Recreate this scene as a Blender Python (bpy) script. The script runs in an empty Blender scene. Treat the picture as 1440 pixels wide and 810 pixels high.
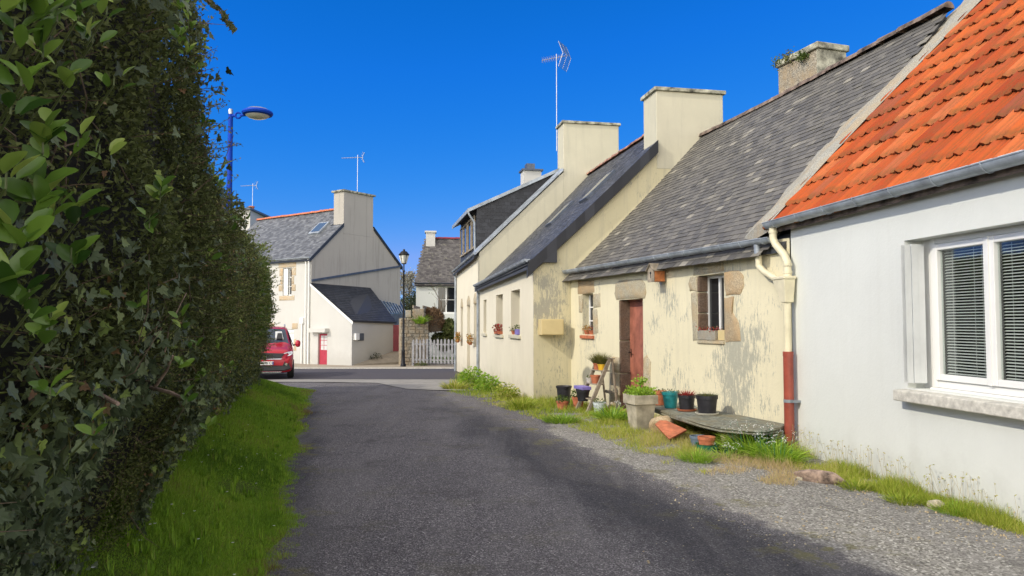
import bpy, bmesh, math, random
import numpy as np
from mathutils import Vector, Matrix
random.seed(7); RNG = np.random.default_rng(7)
sc = bpy.context.scene
COL = sc.collection

# ---------------------------------------------------------------- camera, sky, sun, exposure
EYE = 1.7; F = 1050.0; PITCH = math.atan(50/1050)
cd = bpy.data.cameras.new('camera'); cd.sensor_width = 36; cd.lens = 36*F/1440
cd.clip_start = 0.05; cd.clip_end = 3000
cam = bpy.data.objects.new('camera', cd); COL.objects.link(cam)
cam.location = (0, 0, EYE); cam.rotation_euler = (math.pi/2+PITCH, 0, 0)
sc.camera = cam
SUN_AZ, SUN_EL = math.radians(28), math.radians(35)     # light travels +X turned 28 deg towards +Y
to_sun = Vector((-math.cos(SUN_EL)*math.cos(SUN_AZ), -math.cos(SUN_EL)*math.sin(SUN_AZ), math.sin(SUN_EL)))
w = bpy.data.worlds.new('World'); sc.world = w; w.use_nodes = True
nt = w.node_tree; nt.nodes.clear()
sky = nt.nodes.new('ShaderNodeTexSky'); sky.sky_type = 'NISHITA'; sky.sun_disc = False
sky.sun_elevation = SUN_EL
sky.sun_rotation = math.atan2(to_sun.x, to_sun.y)
sky.altitude = 1500; sky.air_density = 1.0; sky.dust_density = 0.2; sky.ozone_density = 2.6
def wn(ty, **kw):
    q = nt.nodes.new(ty)
    for k, v in kw.items(): setattr(q, k, v)
    return q
sep = wn('ShaderNodeSeparateColor'); nt.links.new(sky.outputs[0], sep.inputs[0]); com = wn('ShaderNodeCombineColor'); chan = []
for i, (k_, g_) in enumerate(((.0222, 3.09), (.4656, .872), (2.264, .373))):     # per-channel response that gives the deep clear blue
    pw = wn('ShaderNodeMath', operation='POWER'); nt.links.new(sep.outputs[i], pw.inputs[0]); pw.inputs[1].default_value = g_
    ml = wn('ShaderNodeMath', operation='MULTIPLY'); nt.links.new(pw.outputs[0], ml.inputs[0]); ml.inputs[1].default_value = k_
    mi = wn('ShaderNodeMath', operation='MINIMUM'); nt.links.new(ml.outputs[0], mi.inputs[0]); nt.links.new(sep.outputs[i], mi.inputs[1]); chan.append(mi)
rl = wn('ShaderNodeMath', operation='MULTIPLY'); nt.links.new(chan[1].outputs[0], rl.inputs[0]); rl.inputs[1].default_value = .52
rm = wn('ShaderNodeMath', operation='MINIMUM'); nt.links.new(chan[0].outputs[0], rm.inputs[0]); nt.links.new(rl.outputs[0], rm.inputs[1])
for i, q_ in enumerate((rm, chan[1], chan[2])): nt.links.new(q_.outputs[0], com.inputs[i])
# added unseen fill: sky whitened overhead and behind the viewer, clear deep blue ahead
hc = wn('ShaderNodeHueSaturation'); hc.inputs['Saturation'].default_value = 0.30; hc.inputs['Value'].default_value = 2.9
nt.links.new(sky.outputs[0], hc.inputs['Color'])
tc = wn('ShaderNodeTexCoord'); sx_ = wn('ShaderNodeSeparateXYZ'); nt.links.new(tc.outputs['Generated'], sx_.inputs[0])
m1 = wn('ShaderNodeMapRange', interpolation_type='SMOOTHSTEP'); m1.inputs['From Min'].default_value = .50; m1.inputs['From Max'].default_value = .85; nt.links.new(sx_.outputs['Z'], m1.inputs['Value'])
m2 = wn('ShaderNodeMapRange', interpolation_type='SMOOTHSTEP'); m2.inputs['From Min'].default_value = -.25; m2.inputs['From Max'].default_value = -.75; nt.links.new(sx_.outputs['Y'], m2.inputs['Value'])
mm = wn('ShaderNodeMath', operation='MAXIMUM'); nt.links.new(m1.outputs[0], mm.inputs[0]); nt.links.new(m2.outputs[0], mm.inputs[1])
mxs = wn('ShaderNodeMix', data_type='RGBA'); nt.links.new(mm.outputs[0], mxs.inputs[0]); nt.links.new(com.outputs[0], mxs.inputs[6]); tw_ = wn('ShaderNodeMix', data_type='RGBA', blend_type='MULTIPLY'); tw_.inputs[0].default_value = 1; nt.links.new(hc.outputs[0], tw_.inputs[6]); tw_.inputs[7].default_value = (1.12, .99, .84, 1); nt.links.new(tw_.outputs[2], mxs.inputs[7])
bg = wn('ShaderNodeBackground'); bg.inputs['Strength'].default_value = 0.15
wo = wn('ShaderNodeOutputWorld')
nt.links.new(mxs.outputs[2], bg.inputs['Color']); nt.links.new(bg.outputs[0], wo.inputs['Surface'])
sd = bpy.data.lights.new('sun', 'SUN'); sd.energy = 2.0; sd.angle = math.radians(0.5); sd.color = (1.0, 0.91, 0.76)
sun = bpy.data.objects.new('sun', sd); COL.objects.link(sun)
sun.rotation_euler = to_sun.to_track_quat('Z', 'Y').to_euler(); sun.location = (-20, -10, 30)
sc.view_settings.view_transform = 'Standard'; sc.view_settings.look = 'None'
sc.view_settings.gamma = 1.0; sc.view_settings.exposure = 0.47
sc.view_settings.use_curve_mapping = False
sc.cycles.max_bounces = 6; sc.cycles.transparent_max_bounces = 8

# ---------------------------------------------------------------- geometry helpers
def R(px, py):
    x = (px-720)/F; u = (405-py)/F
    return Vector((x, math.cos(PITCH)-u*math.sin(PITCH), math.sin(PITCH)+u*math.cos(PITCH)))
CAMP = Vector((0, 0, EYE))
def at(px, py, Y):                       # the point seen at a pixel, Y metres away
    r = R(px, py); return CAMP + r*(Y/r.y)
def sstep(a, b, x):
    t = min(1, max(0, (x-a)/(b-a))); return t*t*(3-2*t)
def lane_left(Y): return -0.287-0.2535*Y + 0.05*math.sin(Y*1.3) + 0.04*math.sin(Y*3.1+1)
def gz(x, y):
    z = 0.0
    if y > 12: z = -0.0165*(min(y, 38)-12)
    L = lane_left(y)
    if x < L: z += 0.42*sstep(0, 1.5, L-x)*(1-sstep(19, 22.5, y))
    return z
def G(px, py):
    r = R(px, py); p = None; zz = 0
    for _ in range(25):
        t = (zz-EYE)/r.z; p = CAMP+r*t; zz = -0.0165*(min(max(p.y, 12), 38)-12)
    return p
class Fr:                                # a wall's frame: u along it, z up, d outwards
    def __init__(s, O, U, N):
        s.O = Vector((O[0], O[1], 0)); s.U = Vector((U[0], U[1], 0)).normalized(); s.N = Vector((N[0], N[1], 0)).normalized()
    def p(s, u, z, d=0.0):
        q = s.O+s.U*u+s.N*d; return Vector((q.x, q.y, z))
    def hit(s, px, py, d=0.0):
        r = R(px, py); o = s.O+s.N*d
        t = (o-CAMP).dot(s.N)/r.dot(s.N); q = CAMP+r*t
        return (q-s.O).dot(s.U), q.z

class MB:
    def __init__(s): s.v = []; s.f = []; s.t = []; s.m = []
    def face(s, pts, tone=None, m=0):
        i = len(s.v); s.v += [tuple(p) for p in pts]; s.f.append(tuple(range(i, i+len(pts))))
        s.t.append(random.random() if tone is None else tone); s.m.append(m)
    def add(s, verts, faces, tone=None, m=0):
        i = len(s.v); s.v += [tuple(p) for p in verts]
        tn = random.random() if tone is None else tone
        for f in faces: s.f.append(tuple(k+i for k in f)); s.t.append(tn); s.m.append(m)
        return s
    def hexa(s, b, t, tone=None, m=0):   # bottom 4 points, top 4 points
        s.add(list(b)+list(t), [(3,2,1,0),(4,5,6,7),(0,1,5,4),(1,2,6,5),(2,3,7,6),(3,0,4,7)], tone, m); return s
    def box(s, fr, u0, u1, z0, z1, d0, d1, tone=None, m=0):
        return s.hexa([fr.p(u0,z0,d0), fr.p(u1,z0,d0), fr.p(u1,z0,d1), fr.p(u0,z0,d1)],
                      [fr.p(u0,z1,d0), fr.p(u1,z1,d0), fr.p(u1,z1,d1), fr.p(u0,z1,d1)], tone, m)
    def bx(s, c, size, rz=0, tone=None, m=0):
        fr = Fr((c[0], c[1]), (math.cos(rz), math.sin(rz)), (-math.sin(rz), math.cos(rz)))
        return s.box(fr, -size[0]/2, size[0]/2, c[2], c[2]+size[2], -size[1]/2, size[1]/2, tone, m)
    def tube(s, pts, r, n=8, cap=True, tone=None, m=0):
        pts = [Vector(p) for p in pts]; rs = r if isinstance(r, (list, tuple)) else [r]*len(pts)
        vs = []; prev = None
        for i, p in enumerate(pts):
            d = (pts[min(i+1, len(pts)-1)]-pts[max(i-1, 0)]).normalized()
            if prev is None:
                a = d.orthogonal().normalized()
            else:
                a = (prev-d*prev.dot(d)).normalized()
            prev = a; b = d.cross(a)
            for k in range(n):
                th = 2*math.pi*k/n; vs.append(p+(a*math.cos(th)+b*math.sin(th))*rs[i])
        fs = []
        for i in range(len(pts)-1):
            for k in range(n):
                k2 = (k+1) % n; fs.append((i*n+k, i*n+k2, (i+1)*n+k2, (i+1)*n+k))
        if cap: fs.append(tuple(reversed(range(n)))); fs.append(tuple(range((len(pts)-1)*n, len(pts)*n)))
        return s.add(vs, fs, tone, m)
    def lathe(s, c, prof, n=20, tone=None, m=0, sx=1, sy=1):
        vs = []; fs = []
        for (r, z) in prof:
            for k in range(n):
                th = 2*math.pi*k/n; vs.append((c[0]+r*math.cos(th)*sx, c[1]+r*math.sin(th)*sy, c[2]+z))
        for i in range(len(prof)-1):
            for k in range(n):
                k2 = (k+1) % n; fs.append((i*n+k, i*n+k2, (i+1)*n+k2, (i+1)*n+k))
        return s.add(vs, fs, tone, m)
    def build(s, name, mat, parent=None, smooth=False, bevel=0, origin=None):
        me = bpy.data.meshes.new(name)
        o = bpy.data.objects.new(name, me); COL.objects.link(o)
        off = Vector((0,0,0))
        if parent is not None:
            o.parent = parent; off = base_of(parent)
        elif origin is not None:
            off = Vector(origin); o.location = off; BASE[o.name] = off
        if parent is not None: BASE[o.name] = off
        me.from_pydata([tuple(Vector(v)-off) for v in s.v], [], s.f)
        a = me.attributes.new('tone', 'FLOAT', 'FACE'); a.data.foreach_set('value', s.t)
        mats = mat if isinstance(mat, (list, tuple)) else [mat]
        for q in mats: me.materials.append(q)
        if len(mats) > 1: me.polygons.foreach_set('material_index', s.m)
        if smooth:
            bm = bmesh.new(); bm.from_mesh(me)
            bmesh.ops.remove_doubles(bm, verts=bm.verts, dist=1e-5)
            bmesh.ops.recalc_face_normals(bm, faces=bm.faces)
            bm.to_mesh(me); bm.free()
            me.polygons.foreach_set('use_smooth', [True]*len(me.polygons))
            try: me.set_sharp_from_angle(angle=math.radians(40))
            except Exception: pass
        else:
            bm = bmesh.new(); bm.from_mesh(me); bmesh.ops.recalc_face_normals(bm, faces=bm.faces); bm.to_mesh(me); bm.free()
        if bevel:
            md = o.modifiers.new('bevel', 'BEVEL'); md.width = bevel; md.segments = 2; md.limit_method = 'ANGLE'; md.angle_limit = math.radians(50)
        me.update()
        return o
BASE = {}
def base_of(o): return BASE.get(o.name, Vector((0,0,0)))
def root(name, loc, label, cat, group=None):
    o = bpy.data.objects.new(name, None); COL.objects.link(o); o.location = loc; o.empty_display_size = .2
    BASE[o.name] = Vector(loc); return tag(o, label, cat, group)
def tag(o, label=None, cat=None, group=None, kind=None):
    if label: o['label'] = label
    if cat: o['category'] = cat
    if group: o['group'] = group
    if kind: o['kind'] = kind
    return o

# ---------------------------------------------------------------- materials
class N:
    def __init__(s, name):
        s.m = bpy.data.materials.new(name); s.m.use_nodes = True; s.t = s.m.node_tree; s.t.nodes.clear()
        s.out = s.t.nodes.new('ShaderNodeOutputMaterial'); s.b = s.t.nodes.new('ShaderNodeBsdfPrincipled')
        s.t.links.new(s.b.outputs[0], s.out.inputs[0])
        s.g = s.t.nodes.new('ShaderNodeNewGeometry')
    def n(s, ty, **kw):
        q = s.t.nodes.new(ty)
        for k, v in kw.items(): setattr(q, k, v)
        return q
    def L(s, a, b): s.t.links.new(a, b)
    def pos(s, scale=(1,1,1), rz=0):
        mp = s.n('ShaderNodeMapping'); mp.inputs['Scale'].default_value = scale; mp.inputs['Rotation'].default_value = (0,0,rz)
        s.L(s.g.outputs['Position'], mp.inputs['Vector']); return mp.outputs[0]
    def noise(s, scale, detail=4, rough=.6, vec=None, dist=0):
        q = s.n('ShaderNodeTexNoise'); q.inputs['Scale'].default_value = scale; q.inputs['Detail'].default_value = detail
        q.inputs['Roughness'].default_value = rough; q.inputs['Distortion'].default_value = dist
        s.L(vec if vec is not None else s.g.outputs['Position'], q.inputs['Vector']); return q.outputs[0]
    def voro(s, scale, feat='F1', out='Color', vec=None):
        q = s.n('ShaderNodeTexVoronoi', feature=feat); q.inputs['Scale'].default_value = scale
        s.L(vec if vec is not None else s.g.outputs['Position'], q.inputs['Vector']); return q.outputs[out]
    def ramp(s, x, stops):
        q = s.n('ShaderNodeValToRGB'); cr = q.color_ramp
        while len(cr.elements) < len(stops): cr.elements.new(.5)
        for e, (p, c) in zip(cr.elements, stops):
            e.position = p; e.color = (c, c, c, 1) if isinstance(c, (int, float)) else (*c, 1)
        s.L(x, q.inputs[0]); return q.outputs[0]
    def mix(s, f, a, b, mode='MIX'):
        q = s.n('ShaderNodeMix', data_type='RGBA', blend_type=mode)
        for sock, v in ((q.inputs[0], f), (q.inputs[6], a), (q.inputs[7], b)):
            if isinstance(v, (int, float)): sock.default_value = v
            elif isinstance(v, tuple): sock.default_value = (*v, 1)
            else: s.L(v, sock)
        return q.outputs[2]
    def math(s, op, a, b=0.0, c=None):
        q = s.n('ShaderNodeMath', operation=op)
        for k, v in enumerate((a, b, c)):
            if v is None: continue
            if isinstance(v, (int, float)): q.inputs[k].default_value = v
            else: s.L(v, q.inputs[k])
        return q.outputs[0]
    def attr(s, name='tone'):
        q = s.n('ShaderNodeAttribute', attribute_name=name); return q.outputs['Fac']
    def bump(s, h, strength=.3, dist=.01):
        q = s.n('ShaderNodeBump'); q.inputs['Strength'].default_value = strength; q.inputs['Distance'].default_value = dist
        s.L(h, q.inputs['Height']); s.L(q.outputs[0], s.b.inputs['Normal'])
    def fin(s, color=None, rough=.8, metal=0, spec=None):
        if color is not None:
            if isinstance(color, tuple): s.b.inputs['Base Color'].default_value = (*color, 1)
            else: s.L(color, s.b.inputs['Base Color'])
        if isinstance(rough, (int, float)): s.b.inputs['Roughness'].default_value = rough
        else: s.L(rough, s.b.inputs['Roughness'])
        s.b.inputs['Metallic'].default_value = metal
        if spec is not None: s.b.inputs['Specular IOR Level'].default_value = spec
        return s.m
M = {}
def simple(name, c, rough=.6, metal=0, var=.15, scale=6, bump=0, spec=None, fine=60):
    q = N(name); n1 = q.noise(scale, 5)
    lo = tuple(x*(1-var*1.6) for x in c); hi = tuple(min(1, x*(1+var)) for x in c)
    col = q.ramp(n1, [(.3, lo), (.7, hi)])
    if bump: q.bump(q.noise(fine, 4), bump, .004)
    M[name] = q.fin(col, rough, metal, spec); return M[name]
def plaster(name, c, dirt, scale=1.3, peel=None, bump=.25, base=.0, extra=None, streak=.35, patches=()):
    q = N(name)
    big = q.noise(scale, 6, .65); fine = q.noise(28, 5, .7)
    col = q.mix(q.ramp(big, [(.35, 0), (.75, 1)]), c, tuple(x*.90 for x in c))
    # rain streaks: noise stretched vertically
    st = q.noise(1.0, 5, .7, q.pos((5, 5, .35)))
    col = q.mix(q.math('MULTIPLY', q.ramp(st, [(.52, 0), (.72, 1)]), streak), col, dirt)
    if peel is not None:
        pe, thr = peel
        a = q.noise(1.6, 3, .5); b = q.noise(22, 8, .84, q.pos((1, 1, .24)), .5)
        s = q.math('ADD', q.math('MULTIPLY', a, .34), q.math('MULTIPLY', b, .66))
        for (cx, cy, cz, rad, amt) in patches:
            sp = q.n('ShaderNodeVectorMath', operation='DISTANCE'); q.L(q.pos((1, 1, .55)), sp.inputs[0]); sp.inputs[1].default_value = (cx, cy, cz*.55)
            s = q.math('ADD', s, q.math('MULTIPLY', q.ramp(sp.outputs['Value'], [(rad*.15, 1), (rad, 0)]), amt))
        k = q.ramp(s, [(thr, 0), (thr+.03, 1)])
        pc = q.mix(fine, tuple(x*.8 for x in pe), tuple(min(1, x*1.25) for x in pe))
        col = q.mix(q.math('MULTIPLY', k, .85), col, pc)
    # splash-back grime at the foot of the wall
    sx = q.n('ShaderNodeSeparateXYZ'); q.L(q.g.outputs['Position'], sx.inputs[0])
    h = q.math('ADD', sx.outputs['Z'], q.math('MULTIPLY', q.noise(3, 5), -.9))
    foot = q.ramp(q.math('ADD', h, .75), [(.2, 1), (.75, 0)])
    col = q.mix(q.math('MULTIPLY', foot, .35), col, tuple(x*.75 for x in dirt))
    hgt = q.math('ADD', q.math('MULTIPLY', big, 2.5), q.math('MULTIPLY', fine, .5))
    q.bump(hgt, bump, .02)
    M[name] = q.fin(col, .9, 0, .2); return M[name]
def leafmat(name, stops, rough=.45, trans=.35, spec=.5):
    q = N(name); col = q.ramp(q.attr(), stops)
    q.fin(col, rough, 0, spec)
    tr = q.n('ShaderNodeBsdfTranslucent'); q.L(q.mix(.5, col, (.35, .6, .03), 'SCREEN') if False else col, tr.inputs['Color'])
    mx = q.n('ShaderNodeMixShader'); mx.inputs[0].default_value = trans
    q.L(q.b.outputs[0], mx.inputs[1]); q.L(tr.outputs[0], mx.inputs[2]); q.L(mx.outputs[0], q.out.inputs[0])
    M[name] = q.m; return q.m
def granite(name, c, mort=None, scale=120):
    q = N(name)
    s1 = q.voro(scale); g = q.n('ShaderNodeRGBToBW'); q.L(s1, g.inputs[0])
    col = q.mix(q.ramp(g.outputs[0], [(.25, 0), (.8, 1)]), tuple(x*.62 for x in c), tuple(min(1, x*1.3) for x in c))
    col = q.mix(q.ramp(q.noise(3.2, 5), [(.4, 0), (.7, 1)]), col, tuple((a*b) for a, b in zip(c, (1.1, .9, .68))))
    tn = q.attr(); col = q.mix(q.math('MULTIPLY', tn, .35), col, tuple(x*.6 for x in c))
    q.bump(q.math('ADD', q.noise(40, 6, .8), q.math('MULTIPLY', q.noise(6, 4), 2)), .6, .015)
    M[name] = q.fin(col, .92, 0, .2); return M[name]
def slate(name, stops, lichen=.0, rough=.55):
    q = N(name); col = q.ramp(q.attr(), stops)
    col = q.mix(q.math('MULTIPLY', q.noise(35, 5, .7), .35), col, tuple(x*.5 for x in stops[0][1]))
    if lichen: col = q.mix(q.math('MULTIPLY', q.ramp(q.noise(5, 7, .85), [(.56, 0), (.66, 1)]), lichen), col, (.32, .31, .22))
    q.bump(q.noise(50, 5), .3, .004)
    M[name] = q.fin(col, rough, 0, .4); return M[name]

plaster('cream_render', (.72, .665, .47), (.50, .47, .35), .9, peel=((.33, .33, .27), .572), bump=.35,
        patches=[(3.42, 11.0, 1.15, .75, .085), (3.30, 11.5, .75, .7, .06), (3.6, 10.5, .5, .6, .05), (2.3, 14.3, 1.0, .8, .05), (1.7, 16.3, 1.3, .9, .05), (3.3, 11.3, 2.2, .6, .05), (2.75, 13.1, 1.5, .9, .03)])
plaster('cream_render_smooth', (.74, .685, .53), (.56, .50, .36), .7, peel=((.4, .38, .28), .68), bump=.2, streak=.25)
plaster('ochre_render', (.60, .545, .36), (.36, .34, .27), .9, peel=((.30, .29, .24), .565), bump=.45, streak=.5,
        patches=[(.9, 17.2, 1.6, 1.2, .06), (.8, 17.2, 2.6, .6, .05)])
plaster('chimney_render', (.55, .52, .40), (.36, .35, .28), 1.2, peel=((.42, .40, .30), .66), bump=.3, streak=.35)
plaster('white_render', (.70, .72, .675), (.50, .50, .44), .6, peel=((.50, .50, .45), .662), bump=.28, streak=.10)
plaster('far_white_render', (.535, .53, .495), (.50, .48, .43), .6, peel=None, bump=.1, streak=.3)
plaster('far_grey_render', (.42, .395, .35), (.24, .23, .2), .45, peel=((.3, .29, .26), .66), bump=.1, streak=.6)
granite('granite', (.46, .42, .31)); granite('granite_orange', (.47, .38, .25)); granite('granite_dark', (.17, .125, .095), scale=60)
granite('rubble_stone', (.32, .29, .23), scale=50); granite('slate_slab', (.21, .225, .19), scale=25); granite('cement', (.36, .35, .30), scale=160)
slate('old_slate', [(0, (.085, .082, .078)), (.5, (.13, .123, .11)), (.94, (.165, .155, .135)), (.985, (.28, .26, .21)), (1, (.32, .30, .25))], .35)
slate('blue_slate', [(0, (.045, .048, .055)), (.5, (.085, .09, .10)), (.95, (.13, .135, .145)), (1, (.2, .2, .2))], .08, .45)
slate('dark_slate', [(0, (.014, .016, .022)), (.5, (.022, .025, .032)), (1, (.04, .044, .055))], 0, .4)
slate('grey_slate', [(0, (.08, .085, .092)), (.5, (.13, .138, .15)), (1, (.21, .22, .23))], .12, .5)
slate('lichen_slate', [(0, (.06, .055, .055)), (.5, (.10, .092, .09)), (1, (.16, .15, .14))], .8, .7)
q = N('orange_tile')
col = q.ramp(q.attr(), [(0, (.27, .042, .014)), (.3, (.40, .070, .018)), (.8, (.48, .105, .026)), (.95, (.50, .14, .05)), (1, (.24, .06, .035))])
col = q.mix(q.math('MULTIPLY', q.ramp(q.noise(2.5, 6, .7), [(.46, 0), (.72, 1)]), .65), col, (.27, .07, .035))
edge = q.attr('edge')
mo = q.math('MULTIPLY', q.ramp(q.noise(11, 6, .75), [(.38, 0), (.58, 1)]), edge); dk = q.ramp(edge, [(.30, 0), (1, 1)])
col = q.mix(q.math('MULTIPLY', dk, .6), col, (.13, .035, .015))  # tile lips darkened: dirt plus joint shadow put into the colour
col = q.mix(q.math('MULTIPLY', mo, .85), col, (.12, .09, .03))
q.bump(q.noise(60, 4), .2, .004); M['orange_tile'] = q.fin(col, .8, 0, .12)
simple('ridge_tile', (.34, .17, .12), .85, var=.5, scale=5, bump=.4)
simple('ridge_tile_old', (.17, .125, .10), .9, var=.7, scale=5, bump=.5)
simple('zinc', (.34, .38, .42), .45, .25, .25, 4); simple('zinc_dark', (.10, .12, .16), .5, .4, .2, 4)
simple('pvc_cream', (.72, .66, .46), .45, 0, .1, 5); simple('pvc_red', (.30, .065, .04), .4, 0, .2, 5)
simple('pvc_white', (.80, .80, .77), .35, 0, .03, 3); simple('shutter_white', (.66, .68, .67), .45, 0, .07, 3)
simple('wood_grey', (.30, .255, .19), .85, 0, .3, 9, .5); simple('wood_planter', (.43, .39, .29), .85, 0, .25, 7, .5)
simple('wood_silver', (.25, .25, .26), .8, 0, .25, 6, .3); simple('wood_orange', (.46, .16, .05), .7, 0, .3, 12, .4)
simple('door_red', (.35, .125, .08), .55, 0, .25, 5, .25); simple('door_pink', (.40, .035, .06), .45, 0, .1, 5)
simple('gate_red', (.24, .02, .03), .5, 0, .15, 3); simple('box_yellow', (.62, .50, .25), .6, 0, .06, 3)
simple('sill_concrete', (.58, .56, .49), .9, 0, .2, 14, .6); simple('stained_cap', (.36, .35, .27), .95, 0, .6, 5, .6)
simple('black_metal', (.012, .012, .014), .4, .5, .1); simple('blue_paint', (.004, .05, .42), .6, 0, .08, 3, spec=.15)
simple('lamp_glass', (.62, .62, .55), .15, 0, .1, 3); simple('aluminium', (.45, .46, .48), .35, .9, .1)
simple('black_plastic', (.022, .022, .028), .45, 0, .3, 8); simple('terracotta', (.50, .16, .075), .8, 0, .25, 10, .2)
simple('teal_plastic', (.02, .24, .26), .35, 0, .15, 8); simple('yellow_pot', (.80, .47, .03), .5, 0, .1); simple('purple_plastic', (.22, .18, .50), .5, 0, .1)
simple('green_plastic', (.02, .17, .10), .4, 0, .2); simple('grey_blue_plastic', (.14, .19, .25), .5, 0, .2); simple('enamel', (.55, .62, .63), .4, 0, .35, 22)
simple('soil', (.05, .035, .022), .95, 0, .4, 30, .8); simple('cream_pot', (.62, .60, .50), .6, 0, .15)
simple('car_red', (.40, .012, .028), .22, .1, .04, 2); simple('rubber', (.015, .015, .015), .8); simple('car_trim', (.02, .02, .022), .5)
simple('chrome', (.6, .6, .62), .15, 1, .05); simple('plate_white', (.75, .75, .72), .5, 0, .02); simple('headlight', (.72, .75, .78), .1, .2, .2, 20)
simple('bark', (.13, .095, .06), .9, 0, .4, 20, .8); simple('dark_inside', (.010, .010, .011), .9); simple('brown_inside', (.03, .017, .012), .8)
simple('dry_stem', (.42, .36, .22), .8, 0, .3, 12); simple('twig_red', (.25, .09, .045), .8, 0, .3, 12); simple('white_petal', (.82, .82, .80), .6, 0, .05); simple('yellow_petal', (.85, .5, .03), .6, 0, .05)
simple('curtain', (.55, .56, .55), .9, 0, .1, 8); simple('blind', (.70, .70, .68), .5, 0, .03); simple('blue_glass', (.05, .12, .22), .25, .3, .3, 4)
simple('rotten_wood', (.30, .22, .17), .95, 0, .5, 14, 1.0)
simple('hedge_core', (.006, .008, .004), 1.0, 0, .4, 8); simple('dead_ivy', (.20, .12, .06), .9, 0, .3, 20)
def pane(name, tint, alpha=None):
    q = N(name); q.fin(tint, .04, 0, .6)
    if alpha is not None:
        tr = q.n('ShaderNodeBsdfTransparent'); tr.inputs[0].default_value = (.9, .93, .92, 1); gl = q.n('ShaderNodeBsdfGlossy'); gl.inputs['Roughness'].default_value = .02
        lw = q.n('ShaderNodeLayerWeight'); lw.inputs[0].default_value = .25
        mx = q.n('ShaderNodeMixShader'); q.L(q.math('ADD', q.math('MULTIPLY', lw.outputs['Fresnel'], .16), .03), mx.inputs[0]); q.L(tr.outputs[0], mx.inputs[1]); q.L(gl.outputs[0], mx.inputs[2]); q.L(mx.outputs[0], q.out.inputs[0])
    M[name] = q.m
pane('dark_pane', (.015, .017, .02)); pane('clear_pane', (0, 0, 0), 1); pane('sky_pane', (.03, .07, .13)); pane('car_glass', (.03, .045, .07))
leafmat('privet', [(0, (.05, .062, .02)), (.45, (.12, .15, .045)), (.8, (.21, .24, .075)), (.95, (.30, .34, .10)), (1, (.36, .25, .13))], .6, .35, .25)
leafmat('laurel', [(0, (.03, .075, .012)), (.35, (.09, .18, .025)), (.7, (.19, .32, .045)), (1, (.36, .46, .10))], .32, .35, .5)
leafmat('ivy', [(0, (.045, .065, .035)), (.5, (.10, .135, .07)), (.82, (.17, .22, .10)), (.90, (.26, .36, .07)), (1, (.15, .09, .04))], .5, .2, .25)
leafmat('fresh_leaf', [(0, (.05, .09, .015)), (.6, (.11, .17, .025)), (1, (.20, .25, .05))], .45, .4)
leafmat('grass_blade', [(0, (.07, .15, .012)), (.45, (.20, .37, .028)), (.80, (.34, .50, .05)), (.95, (.28, .26, .07)), (1, (.22, .15, .07))], .5, .35, .3)
leafmat('sun_grass', [(0, (.20, .30, .02)), (.40, (.38, .44, .05)), (.70, (.52, .48, .13)), (1, (.55, .42, .24))], .6, .35, .3)
leafmat('wild_green', [(0, (.13, .24, .02)), (.5, (.28, .46, .035)), (1, (.44, .60, .07))], .45, .4)
leafmat('heather', [(0, (.06, .08, .02)), (.5, (.14, .15, .03)), (1, (.25, .22, .06))], .6, .3)
leafmat('far_foliage', [(0, (.018, .035, .012)), (.6, (.04, .06, .02)), (1, (.08, .10, .03))], .6, .25)
leafmat('blossom', [(0, (.16, .14, .08)), (.4, (.38, .36, .26)), (1, (.55, .53, .44))], .6, .3)
leafmat('red_flower', [(0, (.25, .02, .02)), (.6, (.42, .04, .03)), (.8, (.06, .12, .02)), (1, (.55, .25, .12))], .5, .3)
leafmat('orange_flower', [(0, (.45, .18, .03)), (.6, (.6, .33, .05)), (.8, (.10, .14, .02)), (1, (.6, .45, .15))], .5, .3)

# ground materials
q = N('asphalt')
cells = q.voro(95); g = q.n('ShaderNodeRGBToBW'); q.L(cells, g.inputs[0])
sp = q.ramp(g.outputs[0], [(0, (.035, .032, .036)), (.45, (.115, .108, .115)), (.75, (.22, .21, .215)), (1, (.62, .60, .58))])
big = q.noise(.45, 5, .6); mid = q.noise(2.2, 6, .7)
col = q.mix(q.ramp(big, [(.35, 0), (.7, 1)]), sp, q.mix(.42, sp, (.07, .066, .07)))
col = q.mix(q.math('MULTIPLY', q.ramp(mid, [(.55, 0), (.72, 1)]), .5), col, (.09, .083, .08))
dkf = q.math('ADD', q.attr('fresh'), q.math('MULTIPLY', q.math('SUBTRACT', q.noise(.8, 6, .7), .5), .8))  # darker, bluer bands at the left edge and beside the gravel line
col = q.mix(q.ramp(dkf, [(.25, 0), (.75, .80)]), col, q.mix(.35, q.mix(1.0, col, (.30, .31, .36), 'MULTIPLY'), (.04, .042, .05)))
# paler loose gravel towards the houses
gc = q.voro(58); g2 = q.n('ShaderNodeRGBToBW'); q.L(gc, g2.inputs[0])
gcol = q.ramp(g2.outputs[0], [(0, (.07, .065, .055)), (.45, (.25, .24, .215)), (.8, (.40, .39, .35)), (1, (.75, .73, .68))])
gf = q.math('ADD', q.attr('gravel'), q.math('MULTIPLY', q.math('SUBTRACT', q.noise(2.0, 7, .8), .5), .9))
col = q.mix(q.ramp(gf, [(.46, 0), (.56, 1)]), col, gcol)
tk = q.noise(1.0, 4, .6, q.pos((1.6, .16, 1), math.radians(-14.5)))
col = q.mix(q.math('MULTIPLY', q.ramp(tk, [(.46, 0), (.60, 1)]), .38), col, q.mix(.6, sp, (.24, .23, .225)))
pt = q.noise(.9, 8, .8); col = q.mix(q.math('MULTIPLY', q.ramp(pt, [(.56, 0), (.62, 1)]), .42), col, (.055, .05, .052))
mossf = q.math('MULTIPLY', q.ramp(q.noise(1.3, 7, .75), [(.55, 0), (.62, 1)]), q.attr('moss'))
col = q.mix(q.math('MULTIPLY', mossf, .8), col, (.16, .15, .05))
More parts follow.
